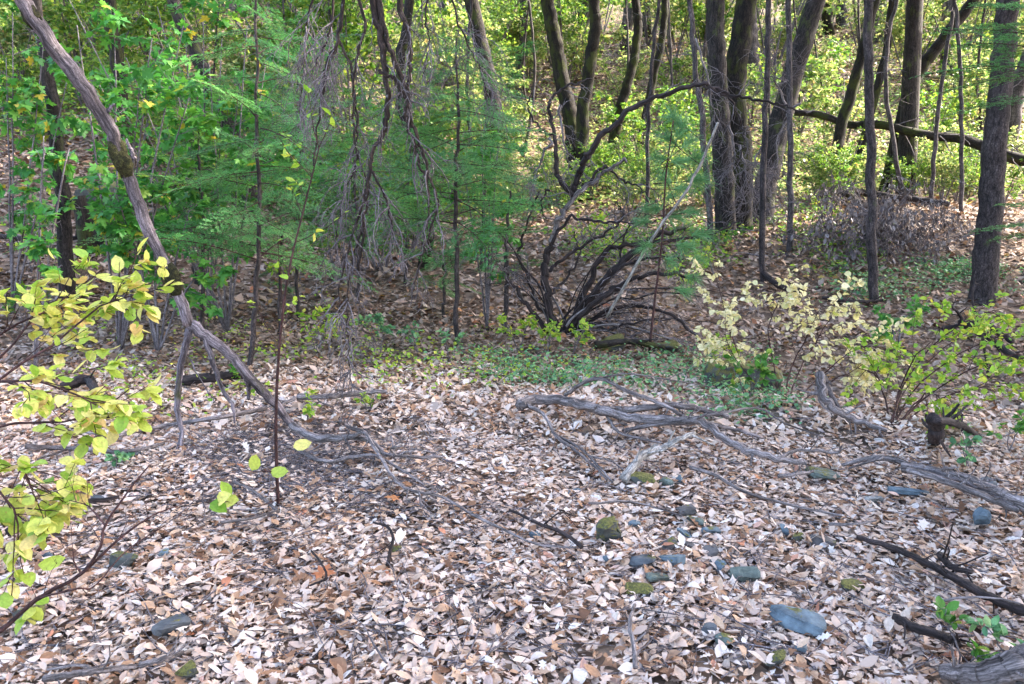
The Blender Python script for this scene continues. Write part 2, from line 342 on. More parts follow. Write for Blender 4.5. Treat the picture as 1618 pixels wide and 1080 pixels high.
def stone_mat(name, a, b, moss_lo=.62, moss=(.14, .125, .02)):
    m, nt, N, L, B = mat(name); v = coords(N, L)
    r = ramp(N, [(.35, a), (.65, b)]); f = noise(N, L, v, 16, 6, .7); L.new(f, r.inputs[0])
    mr = ramp(N, [(moss_lo + .14, (0,) * 3), (moss_lo + .20, (1,) * 3)]); gn = N.new('ShaderNodeNewGeometry'); sx = N.new('ShaderNodeSeparateXYZ'); L.new(gn.outputs['True Normal'], sx.inputs[0])
    ma = N.new('ShaderNodeMath'); ma.operation = 'MULTIPLY_ADD'; L.new(sx.outputs['Z'], ma.inputs[0]); ma.inputs[1].default_value = .22; L.new(noise(N, L, v, 12, 5, .7), ma.inputs[2]); L.new(ma.outputs[0], mr.inputs[0])
    mc = ramp(N, [(.35, tuple(c * .3 for c in moss)), (.65, moss)]); L.new(noise(N, L, v, 130, 2), mc.inputs[0])
    L.new(mix(N, L, mr.outputs[0], r.outputs[0], mc.outputs[0]), B.inputs['Base Color']); B.inputs['Roughness'].default_value = .8
    b_ = N.new('ShaderNodeBump'); b_.inputs['Strength'].default_value = .6; b_.inputs['Distance'].default_value = .01; L.new(f, b_.inputs['Height']); L.new(b_.outputs[0], B.inputs['Normal']); return m
M['slate'] = stone_mat('slate_stone', (.045, .06, .075), (.13, .17, .20), .63)
M['slate_dark'] = stone_mat('dark_slate_stone', (.03, .033, .04), (.09, .095, .105), .6)
M['stone_brown'] = stone_mat('brown_stone', (.04, .033, .03), (.12, .10, .095), .6)
M['stone_green'] = stone_mat('green_grey_stone', (.045, .055, .045), (.13, .15, .13), .57)
M['stone_moss'] = stone_mat('mossy_stone', (.025, .025, .022), (.08, .08, .07), .42)
M['stone_pale'] = stone_mat('pale_stone', (.12, .115, .11), (.26, .25, .24), .7)

# ------------------------------------------------------------------ ground sheet
u = np.linspace(-1, 1, 200); gx = np.sinh(u * 4.6) * 300 / math.sinh(4.6)
w = np.linspace(-1, 1, 270); gy = np.where(w < 0, 4.5 + np.sinh(w * 3.5) * 55 / math.sinh(3.5), 4.5 + np.sinh(w * 4.6) * 380 / math.sinh(4.6))
X, Y = np.meshgrid(gx, gy); Z = H(X, Y); nx = len(gx)
ii = (np.arange(len(gy) - 1)[:, None] * nx + np.arange(nx - 1)[None]).ravel()
gm = MB(); gm.add(np.stack([X, Y, Z], -1).reshape(-1, 3), np.stack([ii, ii + 1, ii + nx + 1, ii + nx], -1))
ground = tag(link('ground', gm.mesh('ground', M['soil'])), kind='structure')

# ------------------------------------------------------------------ leaf litter (uncountable) and the 300 nearest leaves
def band(y0, y1, n, temps, s0, s1, tilt, mtl, lift, name, label, wd=.70, ex=1.0):
    y = np.sqrt(R.uniform(y0 ** 2, y1 ** 2, n)); x = R.uniform(-1, 1, n) * (wd * y + ex)
    patch = np.sin(x * 1.7 + 1.3 * np.sin(y * 1.1)) * np.sin(y * 1.9 + 2 * np.sin(x * .6)) + R.normal(0, .5, n)
    k = patch > -1.15; x, y = x[k], y[k]; n = len(x)
    pos = np.stack([x, y, H(x, y) + R.uniform(.1, 1., n) * lift], -1); mb = MB()
    scatter(mb, temps, pos, rot_rand(n, tilt), R.uniform(s0, s1, n) * R.choice([.5, .8, 1, 1, 1.3], n))
    return tag(link(name, mb.mesh(name, mtl)), label, 'leaf litter', kind='stuff')
MIXT = OAK + OVAL[:4] + LONG
def flat(t, keep):                                # the same outline with fewer stations
    v, q = t; v = v.reshape(-1, 3, 3)[keep].reshape(-1, 3); n = len(keep); return v, np.array([f for a in range(0, 3 * n - 3, 3) for f in ((a, a + 1, a + 4, a + 3), (a + 1, a + 2, a + 5, a + 4))])
def two(t):                                       # outline only, no midrib row
    v, q = t; v = v.reshape(-1, 3, 3)[:, [0, 2]].reshape(-1, 3); n = len(v) // 2; return v, np.array([(2 * a, 2 * a + 1, 2 * a + 3, 2 * a + 2) for a in range(n - 1)])
MID = [two(o) for o in OAK[:3]] + [flat(o, [0, 2, 4]) for o in OVAL[:4]] + [two(OVAL[0]), two(OVAL[1]), two(LONG[0]), two(LONG[1])]
MIXT = OAK + OVAL[:4] + LONG + [two(o) for o in OVAL + LONG]
band(1.2, 3.0, 29000, MIXT, .032, .061, .22, M['litter'], .034, 'leaf_litter', 'thick pale brown oak leaf litter of the near forest floor')
band(3.0, 4.6, 46000, MID, .032, .061, .22, M['litter'], .034, 'leaf_litter', 'pale leaf litter between the stones and the sinuous branch')
band(4.6, 6.7, 34000, MID, .045, .078, .35, M['litter'], .04, 'leaf_litter', 'brown leaf litter around the fallen branches')
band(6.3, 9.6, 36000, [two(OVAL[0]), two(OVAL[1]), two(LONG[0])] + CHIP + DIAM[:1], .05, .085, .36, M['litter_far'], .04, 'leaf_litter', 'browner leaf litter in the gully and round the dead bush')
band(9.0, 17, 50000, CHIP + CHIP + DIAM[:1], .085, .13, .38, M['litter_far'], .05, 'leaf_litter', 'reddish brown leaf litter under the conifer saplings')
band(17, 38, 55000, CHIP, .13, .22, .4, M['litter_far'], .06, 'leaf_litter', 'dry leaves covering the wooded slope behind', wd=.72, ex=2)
lm = [MB().add(tv * 1.0, tf, rnd=.0).mesh('fallen_leaf', M['litter']) for tv, tf in OAK + OVAL + LONG]
pts = []
while len(pts) < 292:
    y = math.sqrt(R.uniform(1.95 ** 2, 3.3 ** 2)); x = R.uniform(-.66, .66) * y; pts.append((x, y))
fr = rot_rand(len(pts), .25)
def leaf_objs(name, meshes, pos, Mx, size, parent, origin=(0, 0, 0)):
    size = np.broadcast_to(size, (len(pos),)); o = np.asarray(origin)
    pk = R.integers(0, len(meshes), len(pos))
    for i in range(len(pos)):
        ob = bpy.data.objects.new(name, meshes[pk[i]]); COL.objects.link(ob); ob.parent = parent
        m = Matrix(Mx[i].tolist()).to_4x4(); m = m @ Matrix.Scale(float(size[i]), 4); m.translation = Vector((pos[i] - o).tolist()); ob.matrix_basis = m
pa = np.array(pts); pz = H(pa[:, 0], pa[:, 1]) + .042
leaf_objs('fallen_leaf', lm, np.stack([pa[:, 0], pa[:, 1], pz], -1), fr, R.uniform(.045, .072, len(pts)), ground)
rust_me = MB().add(MAPLE[0][0], t=MAPLE[0][1], rnd=0).mesh('fallen_leaf', M['rust'])
for px, py, s in ((488, 898, .13), (638, 788, .1), (560, 660, .12), (238, 664, .13), (1206, 758, .07), (930, 560, .1), (1310, 555, .14), (1120, 468, .1)):
    p = G(px, py, .05); leaf_objs('fallen_leaf', [rust_me], p[None], rot_rand(1, .15), s, ground)

# fine twig litter on the floor
n = 2500; q = R.uniform(0, 1, n)
tx = np.concatenate([R.normal(430, 90, 800), R.normal(600, 160, 360), R.uniform(0, 1618, n - 1160)]); ty = np.concatenate([R.normal(725, 50, 800), R.normal(730, 60, 360), R.uniform(600, 1075, n - 1160)])
b = G(tx, np.clip(ty, 590, 1075), .03); yaw = R.uniform(0, np.pi, n); Ln = R.uniform(.08, .42, n)
d = np.stack([np.cos(yaw), np.sin(yaw), R.normal(0, .08, n)], -1); seg = [b]
for _ in range(4): seg.append(seg[-1] + d * (Ln / 4)[:, None]); d = nrm(d + R.normal(0, .22, d.shape) * [1, 1, .3])
tw = np.stack(seg, 1); tw[..., 2] = np.maximum(tw[..., 2], H(tw[..., 0], tw[..., 1]) + .022)
mb = MB(); tubes(mb, tw, R.uniform(.001, .0042, n), .0008, 4)
tag(link('twig_litter', mb.mesh('twig_litter', M['twig'])), 'fine dead twigs strewn over the leaf litter', 'twigs', kind='stuff')

# ------------------------------------------------------------------ dead wood
def gpath(pts, n, wob=.01):
    a = np.array([(p[0], p[1]) for p in pts], float); lf = np.array([p[2] if len(p) > 2 else .03 for p in pts]); lf = np.where(lf > .15, lf + .1, lf * 1.6 + .03)
    w = smooth_path(G(a[:, 0], a[:, 1], lf), n); k = R.normal(0, wob, w.shape); k[0] = 0; return w + k
def dpath(pts, n, wob=.01):                    # (px, py, depth)
    w = smooth_path(np.array([P(*p) for p in pts]), n); return w + R.normal(0, wob, w.shape)
def branch_thing(name, label, cat, paths, mtl, twigs=None, pathf=gpath, group=None, twm=None, part_name='branch'):
    """paths: (points, r0, r1); the first is the stem, the rest are its branches."""
    W = [(pathf(p, max(8, 5 * len(p)), min(.008, r0 * .12)), r0, r1) for p, r0, r1 in paths]
    root = empty(name, W[0][0][0].tolist(), label, cat, group)
    for i, (w, r0, r1) in enumerate(W):
        w = smooth_path(w, len(w) * 2); mb = tube(MB(), w, r0, r1, 10 if r0 > .02 else 6, .16, ridge=.02 if r0 > .02 else 0)
        if r0 > .009:
            q_ = sprout(w, 5, .11 + r0 * 2, t0=.08, t1=.95, ang=60, n=4, wander=.25, taper=.2); tubes(mb, q_, max(.003, r0 * .3), max(.0015, r0 * .14), 5)
        part('stem' if i == 0 else part_name, mb, mtl, root)
    if twigs:
        k, L, kw, r = twigs; mb = MB()
        for w, r0, r1 in W:
            s = sprout(w, k, L, n=5, **kw); tubes(mb, s, r, r * .4, 4)
            s2 = sprout(s, 3, L * .45, n=4, **kw); tubes(mb, s2, r * .5, r * .25, 3)
        part('twigs', mb, twm or mtl, root, 'stuff')
    return root, W

# leaning dead trunk at the side: from above the frame down to the floor
d0 = float(G(480, 690)[1])
lean_pts = [(-40, -110, 3.9), (35, 0, 4.0), (110, 105, 4.1), (165, 185, 4.2), (188, 240, 4.25), (212, 305, 4.3), (240, 375, 4.35), (272, 440, 4.4), (300, 512, 4.45)]
low_pts = [(300, 512, 4.45), (350, 548, 4.5), (390, 590, 4.55), (432, 635, 4.65), (462, 672, 4.72)]
root = empty('leaning_dead_tree', P(462, 690, 4.72).tolist(), 'leaning dead trunk with peeling grey bark crossing the upper corner', 'dead tree')
w = smooth_path(dpath(lean_pts, 40, .004), 60); part('trunk', tube(MB(), w, .038, .028, 14, .12, ridge=.02), M['lean'], root)
for a_, b_ in ((27, 35), (49, 55), (8, 11)): part('moss', tube(MB(), w[a_:b_] + [0, 0, -.004], np.interp(np.arange(b_ - a_), [0, 2, b_ - a_ - 3, b_ - a_ - 1], [.030, .044, .044, .030]), None, 16, .35), M['moss'], root)
w2 = dpath(low_pts, 26, .004); part('trunk', tube(MB(), w2, .034, .022, 10, .14, ridge=.04), M['lean'], root)
for pp, r0, r1 in (([(300, 518, 4.45), (286, 580, 4.42), (280, 640, 4.4), (288, 690, 4.35), (284, 720, 4.32), (297, 752, 4.3)], .022, .008),
                   ([(286, 690, 4.36), (278, 715, 4.3), (284, 745, 4.25)], .008, .005),
                   ([(322, 528, 4.47), (338, 575, 4.46), (352, 615, 4.45), (368, 640, 4.42), (371, 668, 4.4)], .019, .006),
                   ([(388, 592, 4.56), (392, 612, 4.58), (393, 630, 4.6)], .014, .010),
                   ([(300, 565, 4.44), (312, 590, 4.3), (330, 620, 4.2), (345, 640, 4.15)], .004, .002),
                   ([(160, 182, 4.2), (180, 165, 4.2)], .014, .006), ([(212, 250, 4.25), (200, 220, 4.22)], .012, .006)):
    part('branch', tube(MB(), dpath(pp, 22, .003), r0, r1, 8, .2), M['lean'], root)

branch_thing('fallen_branch', 'grey branch sprawling over the litter below the leaning trunk, forked at its end', 'branch', [
    ([(462, 672, .07), (500, 692, .05), (560, 690, .06), (590, 700, .05), (615, 718, .04), (700, 722, .03)], .026, .007),
    ([(560, 690, .07), (575, 683, .1), (592, 706, .07), (612, 740, .05), (636, 768, .04), (665, 778, .04), (700, 785, .03), (745, 812, .02)], .012, .006),
    ([(468, 708, .03), (510, 728, .04), (560, 722, .04), (595, 720, .05), (640, 745, .04), (672, 766, .03)], .014, .005),
    ([(545, 692, .06), (555, 712, .04)], .01, .006), ([(575, 683, .1), (548, 672, .09), (538, 665, .12)], .012, .01), ([(625, 718, .05), (618, 708, .08), (636, 704, .1)], .007, .004),
    ([(663, 778, .04), (664, 795, .02)], .006, .004), ([(745, 812, .02), (800, 838, .02), (850, 860, .02), (910, 865, .02)], .008, .003)], M['dead'], (5, .35, dict(ang=40, wander=.15, flat=.8, droop=.02), .003))
branch_thing('fallen_branch', 'long thin lichen-grey branch lying behind the forked prop of the leaning trunk', 'branch', [
    ([(420, 645, .04), (340, 660, .05), (260, 672, .04), (180, 690, .04), (120, 705, .03), (60, 726, .03)], .016, .006),
    ([(180, 690, .04), (110, 680, .05), (50, 690, .04)], .008, .004)], M['dead'], (5, .4, dict(ang=40, flat=.7, droop=.03), .0028))
branch_thing('fallen_branch', 'stout grey stick lying level behind the thin red-brown sapling', 'branch', [
    ([(470, 627, .05), (520, 626, .05), (570, 620, .05), (612, 618, .04)], .022, .014), ([(470, 627, .05), (445, 640, .05), (428, 660, .05)], .012, .006)], M['dead'], (4, .35, dict(ang=40, flat=.7, droop=.03), .003))
branch_thing('fallen_branch', 'purplish bare branch half buried in litter beside the slate chip', 'branch', [
    ([(40, 705, .03), (110, 708, .03), (200, 712, .04), (260, 700, .03)], .016, .009)], M['dead'])
branch_thing('fallen_branch', 'dark smooth branch rising from the litter under the yellow shrub', 'branch', [
    ([(10, 842, .03), (60, 822, .04), (110, 797, .04), (190, 785, .03)], .02, .009)], M['dead_dark'])
# the big forked branch on the right half
branch_thing('fallen_forked_branch', 'large sinuous weathered branch lying across the middle of the clearing', 'branch', [
    ([(822, 640, .05), (845, 632, .06), (900, 634, .07), (950, 648, .08), (1000, 660, .08), (1060, 664, .08), (1110, 667, .08), (1140, 690, .05), (1180, 712, .04), (1230, 725, .04), (1275, 730, .04)], .037, .015),
    ([(900, 634, .07), (925, 642, .08), (990, 646, .1), (1060, 640, .12), (1110, 648, .1), (1150, 658, .08)], .024, .016),
    ([(892, 625, .08), (920, 606, .2), (950, 598, .26), (985, 615, .22), (1030, 632, .16), (1060, 645, .12), (1082, 660, .08)], .013, .012),
    ([(835, 640, .05), (860, 655, .04), (878, 688, .03), (905, 708, .03), (935, 732, .03), (960, 758, .02)], .014, .006),
    ([(958, 655, .06), (975, 680, .05), (1000, 690, .04), (1045, 700, .03)], .012, .006),
    ([(985, 680, .04), (1040, 670, .07), (1100, 666, .08), (1160, 678, .06), (1200, 690, .04)], .014, .010),
    ([(1110, 656, .1), (1150, 650, .12), (1200, 645, .1), (1240, 668, .06), (1300, 690, .03)], .008, .005),
    ([(940, 600, .25), (990, 590, .3), (1060, 600, .25), (1130, 612, .2)], .006, .003),
    ([(1230, 725, .04), (1255, 712, .06), (1290, 712, .06), (1322, 715, .05), (1330, 704, .08)], .010, .006)], M['dead'], (3, .3, dict(ang=40, flat=.6, droop=.02), .0026))
branch_thing('bleached_branch', 'pale bleached curved branch end propped in the litter', 'branch', [
    ([(985, 758, .02), (1003, 735, .04), (1020, 716, .05), (1050, 706, .06), (1070, 695, .08), (1098, 684, .08)], .026, .012), ([(1005, 735, .04), (1010, 715, .08), (1013, 703, .12)], .008, .004)], M['pale_wood'])
branch_thing('fallen_branch', 'thin forked stick lying just short of the bleached curved branch', 'branch', [
    ([(885, 690, .03), (920, 710, .03), (945, 735, .03), (968, 762, .02)], .010, .006), ([(930, 720, .03), (965, 728, .03), (985, 742, .03)], .006, .004)], M['dead'])
branch_thing('splintered_log', 'long splintered grey log running off the right edge of the clearing', 'log', [
    ([(1425, 738, .05), (1470, 745, .05), (1520, 756, .06), (1560, 772, .06), (1600, 790, .06), (1650, 812, .06)], .026, .036),
    ([(1330, 735, .02), (1372, 724, .05), (1412, 726, .05), (1450, 742, .05)], .010, .020),
    ([(1435, 742, .06), (1490, 758, .07), (1550, 782, .06), (1610, 808, .05)], .018, .014),
    ([(1490, 742, .09), (1515, 738, .13)], .012, .003), ([(1540, 762, .10), (1574, 778, .11)], .012, .004), ([(1395, 722, .06), (1340, 740, .04)], .008, .005)], M['dead'])
branch_thing('fallen_pole', 'straight dark pole lying diagonally in the litter by the lower right', 'pole', [
    ([(1355, 848, .03), (1410, 865, .03), (1470, 892, .03), (1530, 925, .03), (1590, 955, .03), (1650, 975, .03)], .011, .020)], M['dead_dark'])
branch_thing('fallen_branch', 'dark stubby stick lying beside the straight diagonal pole', 'branch', [([(1485, 876, .03), (1505, 895, .04), (1535, 905, .03)], .015, .010), ([(1490, 880, .04), (1500, 850, .15), (1506, 825, .25)], .004, .002)], M['dead_dark'])
branch_thing('fallen_log', 'thick grey weathered log end in the lower right corner', 'log', [
    ([(1490, 1062, .02), (1540, 1066, .05), (1590, 1055, .08), (1660, 1030, .10)], .022, .055), ([(1545, 1075, .03), (1600, 1085, .04), (1660, 1090, .05)], .02, .03)], M['dead'])
branch_thing('fallen_branch', 'dark mossy stick near the lower right corner above the weathered log', 'branch', [([(1415, 975, .03), (1450, 992, .04), (1500, 1010, .03), (1515, 1020, .02)], .017, .013)], M['dead_dark'])
branch_thing('fallen_branch', 'pale lichened stick in the lower left corner with a side fork', 'branch', [
    ([(70, 1072, .03), (120, 1064, .04), (170, 1058, .04), (215, 1052, .03)], .012, .008), ([(150, 1060, .04), (130, 1050, .05), (75, 1058, .03)], .006, .004), ([(222, 1050, .03), (260, 1040, .04), (290, 1030, .03)], .011, .007)], M['dead'])
branch_thing('fallen_branch', 'slender dark stick ending left of the moss-topped rock', 'branch', [
    ([(805, 805, .03), (850, 826, .04), (890, 842, .04), (920, 864, .03)], .006, .010), ([(860, 828, .04), (885, 810, .06), (910, 815, .03)], .004, .003)], M['dead_dark'], (3, .2, dict(ang=40, flat=.7, droop=.03), .002))
branch_thing('fallen_branch', 'small grey forked twig standing up from the litter at centre bottom', 'branch', [
    ([(1004, 1055, .02), (1002, 1020, .03), (995, 985, .04), (1003, 955, .04)], .009, .006), ([(1003, 1015, .03), (1020, 1000, .05)], .004, .003)], M['dead'])
branch_thing('fallen_branch', 'curved dark twig curling over the litter left of the clearing middle', 'branch', [
    ([(590, 825, .03), (612, 832, .05), (621, 848, .06), (616, 872, .04), (612, 893, .02)], .005, .008)], M['dead_dark'], (4, .2, dict(ang=40, flat=.7, droop=.03), .002))
branch_thing('fallen_branch', 'short kinked black twig above the rust-coloured maple leaf', 'branch', [
    ([(492, 870, .04), (508, 890, .05), (515, 912, .04), (490, 925, .02)], .005, .004)], M['dead_dark'])
for lab, pp, r in (('long thin grey stick lying under the big sinuous branch', [(1090, 738, .03), (1130, 750, .03), (1180, 778, .03), (1260, 800, .02), (1330, 815, .02)], .010),
                   ('short bleached stick lying right of the sinuous branch tip', [(1230, 752, .02), (1260, 748, .03), (1285, 745, .03)], .012),
                   ('thin pale stick lying level in the litter, centre right', [(1310, 828, .02), (1345, 828, .03), (1385, 822, .02)], .008),
                   ('bent pale twig beside the diagonal pole end', [(1485, 950, .02), (1520, 944, .04), (1580, 946, .05), (1640, 962, .03)], .005),
                   ('fine grey twig in front of the moss-topped rock row', [(930, 795, .03), (990, 792, .03), (1030, 800, .02), (1080, 815, .02)], .006),
                   ('grey stick among small twigs at the foot of the red-brown sapling', [(440, 808, .02), (400, 775, .04), (370, 760, .03)], .009),
                   ('broken twig lying left of the red-brown sapling foot', [(350, 825, .02), (400, 818, .03), (440, 805, .03)], .007)):
    branch_thing('fallen_branch', lab, 'branch', [(pp, r, r * .6)], M['dead'])
# small wood in the middle distance
branch_thing('exposed_root', 'tangle of grey weathered roots dropping into the gully behind the pale shrub', 'root', [
    ([(1296, 592, .22), (1300, 620, .15), (1318, 645, .1), (1350, 662, .05), (1400, 680, .03)], .03, .014), ([(1300, 595, .2), (1312, 622, .12), (1330, 650, .06), (1345, 668, .03)], .018, .01),
    ([(1290, 610, .15), (1300, 640, .08), (1325, 655, .05)], .012, .008), ([(1296, 592, .22), (1306, 600, .16), (1302, 640, .06)], .012, .008)], M['dead'])
branch_thing('broken_stump', 'small dark broken stump beside the lime green shrub', 'stump', [
    ([(1483, 706, -.15), (1480, 690, .08), (1478, 672, .2), (1474, 660, .28)], .045, .03), ([(1480, 662, .3), (1520, 672, .2), (1548, 690, .05)], .022, .014), ([(1500, 665, .25), (1530, 640, .3)], .012, .005)], M['dead_dark'])
branch_thing('snag', 'upturned black forked snag on the floor between pole trunk and pine', 'branch', [
    ([(1490, 518, .04), (1515, 514, .1), (1518, 500, .2), (1500, 480, .35)], .03, .012), ([(1515, 512, .08), (1560, 515, .1), (1600, 540, .05)], .05, .03), ([(1540, 520, .1), (1600, 560, .08), (1650, 585, .08)], .04, .03)], M['dead_dark'])
branch_thing('dead_sapling', 'thin curved black stem standing left of the pine base', 'branch', [
    ([(1562, 596, 6.6), (1552, 530, 6.6), (1536, 470, 6.65), (1541, 440, 6.7)], .012, .007)], M['dead_dark'], pathf=dpath)
for lab, pp, r in (('short dark log lying between the right-hand trunks', [(1205, 430, .05), (1222, 445, .06), (1240, 455, .05), (1270, 458, .04)], .045),
                   ('flat grey stick lying near the foot of the pole trunk', [(1300, 470, .03), (1345, 476, .04), (1400, 474, .03)], .025),
                   ('dark fallen limb lying below the sunlit bank', [(1235, 278, .1), (1290, 285, .1), (1340, 305, .1), (1365, 330, .1)], .09),
                   ('dark crossing limb under the lime bush beside the brush pile', [(1340, 300, .1), (1420, 312, .2), (1500, 322, .15)], .07),
                   ('mossy log lying low beneath the black tangled bush', [(940, 545, .04), (990, 540, .06), (1050, 548, .05)], .035),
                   ('thin fallen branch in the litter left of the yellow shrub top', [(0, 372, .1), (60, 378, .12), (130, 375, .1)], .035),
                   ('black rotten log under the leaning trunk props', [(290, 600, .04), (340, 595, .06), (390, 592, .04)], .04),
                   ('grey log end behind the yellow shrub', [(100, 612, .04), (140, 600, .06), (165, 640, .03)], .04)):
    branch_thing('fallen_limb', lab, 'log', [(pp, r, r * .7)], M['mossy_log'] if 'mossy' in lab else M['dead_dark'])
# fallen trunk on the slope
w = smooth_path([P(1255, 178, 18.2), P(1330, 190, 17.8), P(1390, 200, 17.5), P(1480, 212, 16.8), P(1560, 235, 16.2), P(1680, 262, 15.6)], 40)
root = empty('fallen_tree', w[0].tolist(), 'long mossy fallen trunk lying across the sunlit slope behind the pine', 'fallen tree')
part('trunk', tube(MB(), w + np.sin(np.arange(40)[:, None] * .5) * [0, 0, .05], .065, .11, 14, .16, ridge=.04), M['mossy_log'], root)
s = sprout(w, 26, 1.5, ang=60, n=7, wander=.2, droop=.05); part('twigs', tubes(MB(), s, .012, .004, 5), M['twig'], root, 'stuff')
for x in s[:4]: part('branch', tube(MB(), x, .025, .008, 6), M['mossy_log'], root)

# ------------------------------------------------------------------ tangled dead bush (manzanita) in the middle
D = float(G(885, 530)[1])
bush = [([(882, 532, 0), (865, 480, 0), (862, 420, .1), (870, 385, .1)], .046, .034), ([(870, 388, .1), (878, 360, .1), (895, 325, .1), (930, 292, .05), (960, 268, 0), (990, 252, 0)], .034, .014),
        ([(905, 310, .1), (880, 270, .15), (878, 215, .2), (868, 165, .2), (890, 140, .2), (935, 125, .2)], .028, .008),
        ([(925, 245, 0), (960, 205, -.1), (1000, 170, -.2), (1050, 150, -.25), (1110, 134, -.3), (1150, 148, -.3), (1185, 156, -.35), (1230, 162, -.4), (1275, 180, -.4)], .030, .007),
        ([(905, 312, .1), (915, 270, .1), (930, 245, 0)], .03, .03),
        ([(1110, 136, -.3), (1150, 152, -.3), (1170, 190, -.2), (1175, 230, -.2), (1165, 260, -.2)], .012, .005),
        ([(890, 528, 0), (925, 480, -.1), (965, 430, -.2), (1005, 395, -.2), (1045, 368, -.3), (1085, 362, -.3)], .05, .016),
        ([(900, 520, 0), (950, 470, -.3), (1000, 440, -.3), (1060, 432, -.4), (1100, 440, -.4)], .035, .010),
        ([(895, 525, .1), (930, 450, .2), (955, 400, .2), (990, 385, .1), (1050, 380, .1), (1120, 370, 0), (1175, 345, 0)], .035, .008),
        ([(905, 525, .05), (955, 492, .1), (1000, 482, .1), (1045, 492, 0), (1085, 515, -.1), (1110, 540, -.2), (1160, 543, -.3)], .024, .010),
        ([(875, 530, 0), (840, 490, -.1), (815, 455, -.1), (800, 440, -.1)], .026, .014),
        ([(872, 505, .1), (848, 480, .1), (835, 440, .1), (820, 400, .15), (835, 350, .2), (850, 300, .2)], .022, .008),
        ([(862, 430, .1), (900, 400, .1), (950, 372, .1), (985, 345, .1), (975, 320, .1)], .020, .006),
        ([(870, 385, .1), (900, 345, 0), (950, 350, -.1), (1000, 352, -.2), (1050, 350, -.2)], .018, .006),
        ([(930, 292, .05), (955, 262, .1), (985, 285, .1), (1010, 295, .1), (1030, 320, .1)], .016, .005),
        ([(865, 470, 0), (895, 440, .2), (915, 400, .3), (905, 365, .35)], .016, .006),
        ([(960, 435, -.2), (1000, 415, -.3), (1040, 405, -.3), (1080, 408, -.3)], .018, .006),
        ([(940, 470, .1), (975, 420, .1), (990, 365, .15), (1015, 330, .2)], .018, .006),
        ([(878, 215, .2), (850, 200, .2), (835, 165, .25), (845, 130, .3)], .012, .005),
        ([(868, 300, .15), (855, 320, .2), (862, 345, .2)], .010, .005),
        ([(918, 505, 0), (960, 520, -.2), (1000, 510, -.3), (1060, 505, -.4)], .016, .006)]
root = empty('dead_tangled_bush', P(884, 534, D).tolist(), 'black tangled many-stemmed dead bush in the middle of the clearing', 'dead bush')
W = []
for pp, r0, r1 in bush:
    w = smooth_path(np.array([P(a, b_, D + c) for a, b_, c in pp]), 6 * len(pp)); w = w + R.normal(0, .010, w.shape); w = smooth_path(w, len(w) * 2)
    W.append(w); part('branch', tube(MB(), w, r0, r1, 10, .2, ridge=.02), M['dead'] if r0 == .034 and r1 == .014 else M['dead_dark'], root)
for i in range(23):                              # the many slender arching stems
    a = R.uniform(-.7, 1.5); b0_ = np.array(P(R.uniform(868, 915), R.uniform(515, 532), D + R.uniform(-.15, .15))); L_ = R.uniform(.7, 2.3); e = [b0_]; dv = nrm(np.array([math.sin(a), R.uniform(-.3, .3), math.cos(a) * .8 + .12]))
    for _ in range(9): e.append(e[-1] + dv * L_ / 9); dv = nrm(dv + np.array([.10 * np.sign(a), 0, -.10]) + R.normal(0, .14, 3))
    w = smooth_path(e, 30); W.append(w); part('branch', tube(MB(), w, R.uniform(.006, .015), .0025, 6, .15), M['dead_dark'] if i % 3 else M['dead'], root)
mb = MB()
for w in W:
    s = sprout(w, 6, .5, t0=.25, ang=50, n=7, wander=.28, droop=.03); tubes(mb, s, .006, .0025, 4)
    s2 = sprout(s, 3, .25, t0=.3, ang=45, n=5, wander=.28, droop=.03); tubes(mb, s2, .003, .0012, 3)
part('twigs', mb, M['twig'], root, 'stuff')
root = empty('bare_pole', P(960, 500, D - .3).tolist(), 'thin bleached bare pole leaning up out of the tangled bush', 'pole')
part('stem', tube(MB(), smooth_path([P(960, 500, D - .3), P(1030, 378, D - .55), P(1092, 288, D - .75), P(1135, 192, D - .95)], 24) + R.normal(0, .003, (24, 3)), .016, .011, 10, .12), M['pale_wood'], root)

# ------------------------------------------------------------------ hanging dead limbs above the middle left
def hanging(label, limbs, d, k=(10, 4, 3), L=.5, r=.005, mtl='hang'):
    top = P(limbs[0][0][0][0], limbs[0][0][0][1], d); root = empty('hanging_dead_limb', top.tolist(), label, 'dead limb'); W = []
    for pp, r0, r1 in limbs:
        w = smooth_path(np.array([P(a, b_, d + (c if isinstance(c, float) else 0)) for a, b_, c in [(*q_, 0) if len(q_) == 2 else q_ for q_ in pp]]), 6 * len(pp)) ; w = w + R.normal(0, .0045, w.shape); w = smooth_path(w, 2 * len(w)); W.append(w)
        part('branch', tube(MB(), w, r0, r1, 8, .2), M[mtl], root)
    mb = MB()
    for w in W:
        s = sprout(w, k[0], L, ang=45, n=8, wander=.2, droop=.22); tubes(mb, s, r, r * .4, 4)
        s2 = sprout(s, k[1], L * .5, ang=50, n=6, wander=.25, droop=.2); tubes(mb, s2, r * .5, r * .25, 3)
        if k[2]: tubes(mb, sprout(s2, k[2], L * .22, ang=50, n=4, wander=.3, droop=.12), r * .3, r * .18, 3)
    part('twigs', mb, M['twig'], root, 'stuff'); return root
